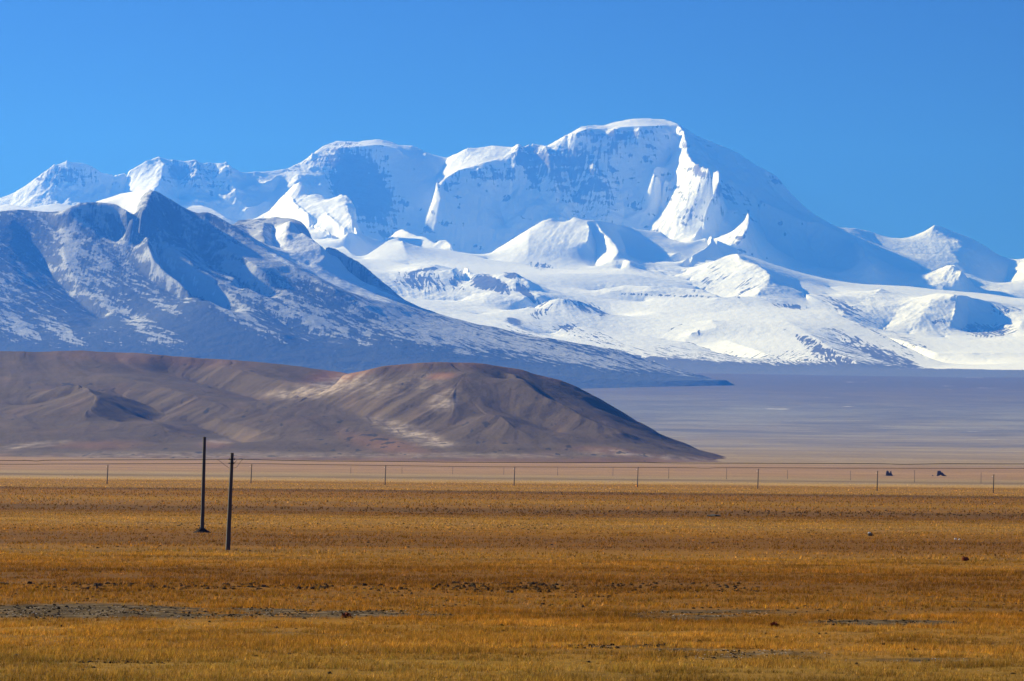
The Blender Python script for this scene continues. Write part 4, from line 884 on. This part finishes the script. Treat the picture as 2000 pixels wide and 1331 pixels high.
# stones and a bush
def rock(name, px, py, w, h, mat, label, seed, cat='rock', group='loose rocks on the plain'):
    b, _ = loc3(px, py, px, py - 1); s = b.y / F; rg = np.random.default_rng(seed)
    bm = bmesh.new(); bmesh.ops.create_icosphere(bm, subdivisions=2, radius=1)
    off = rg.uniform(0, 50, 3)
    for v in bm.verts:
        k = 1 + .35 * float(perlin(np.array([v.co.x * 1.7 + off[0]]), np.array([v.co.y * 1.7 + v.co.z * 1.3 + off[1]]))[0])
        v.co = Vector((v.co.x * w * s / 2 * k, v.co.y * w * s / 2 * .8 * k, max(-.25, v.co.z * .8 + .45) * h * s * k * .8))
    me = bpy.data.meshes.new(name); bm.to_mesh(me); bm.free(); me.materials.append(mat)
    o = bpy.data.objects.new(name, me); link(o); o.location = b; tag(o, label, cat, group); return o
import bmesh
rock('rock', 1700, 1047, 9, 6, M_GROCK, 'dark rock with a pale top lying right of centre on the brown grass', 2)
rock('rock', 1697.5, 1043.5, 6, 3.5, M_WROCK, 'white stone resting on the dark rock in the brown grass', 21)
rock('rock', 1866.5, 1054.5, 5, 3, M_WROCK, 'small white stone, left one of a close pair near the right edge', 3)
rock('rock', 1874, 1055.5, 4.5, 2.6, M_WROCK, 'small white stone, right one of a close pair near the right edge', 4)
rock('rock', 1393, 1009, 30, 4, M_GROCK, 'long low dark rock in the dark strip left of the white stones', 5)
rock('rock', 676, 1259, 5, 5, M_WROCK, 'small white stone in the golden grass of the foreground', 6)
rock('rock', 127, 1115, 11, 4, M_GROCK, 'flat dark rock alone in the golden grass at the far left', 7)
rock('rock', 1300, 1110.5, 9, 3, M_GROCK, 'small flat dark rock in the rust coloured grass', 14)
rock('rock', 995, 1157, 16, 4, M_GROCK, 'flat dark rock near the centre in the row of turf clods', 15)
rock('rock', 32, 1286, 13, 8, M_GROCK, 'rounded dark rock in the foreground at the far left', 8)
def bush(px, py, w, h, label, seed, n=260):
    b, _ = loc3(px, py, px, py - 1); s = b.y / F; rg = np.random.default_rng(seed)
    root = empty('shrub', b); m = MB(); m2 = MB()
    for k in range(9):
        a = rg.uniform(0, 6.28); m2.bar((0, 0, -.05), (math.cos(a) * w * s * .3, math.sin(a) * w * s * .3, h * s * rg.uniform(.5, .9)), .012, .005, 5)
    for k in range(n):
        a = rg.uniform(0, 6.28); r = math.sqrt(rg.random()) * w * s / 2; z = h * s * rg.uniform(.1, 1) * (1 - .5 * (r / (w * s / 2)) ** 2)
        c = Vector((math.cos(a) * r, math.sin(a) * r, z)); d = Vector(rg.normal(0, 1, 3)) * .035; e = Vector(rg.normal(0, 1, 3)) * .06
        m.add([c - d, c + d, c + e], [(0, 1, 2)])
    m2.build('stems', M_BUSH, root); m.build('foliage', M_BUSH, root); tag(root, label, 'shrub', 'low rust red shrubs'); return root
bush(1885.5, 1097, 13, 9, 'rust red shrub alone in the golden grass near the right edge', 4)
bush(1512, 1224, 15, 8, 'rust red shrub beside the grey gravel patch right of centre', 6)
bush(677, 1209, 18, 9, 'rust red shrub at the edge of the long dark gravel strip', 7)
# ================================================================== HAZE
def haze():
    x0, x1, y0, y1, z0, z1 = -26000, 26000, -300, 46500, -12, 6350
    co = [(x, y, z) for z in (z0, z1) for y in (y0, y1) for x in (x0, x1)]
    f = [(0, 2, 3, 1), (4, 5, 7, 6), (0, 1, 5, 4), (2, 6, 7, 3), (0, 4, 6, 2), (1, 3, 7, 5)]
    m = bpy.data.materials.new('blue_air'); m.use_nodes = True; t = m.node_tree
    t.nodes.remove(t.nodes['Principled BSDF'])
    v = t.nodes.new('ShaderNodeVolumePrincipled'); v.inputs['Color'].default_value = (*HAZE_COL, 1)
    v.inputs['Density'].default_value = HAZE_D; v.inputs['Anisotropy'].default_value = 0.28
    v.inputs['Absorption Color'].default_value = (0.62, 0.62, 0.3, 1)
    t.links.new(v.outputs[0], t.nodes['Material Output'].inputs['Volume'])
    o = mesh_np('haze', np.array(co), np.array(f), m, False); link(o)
    tag(o, 'thin blue haze that fades the far mountains', None, None, 'stuff')
haze()
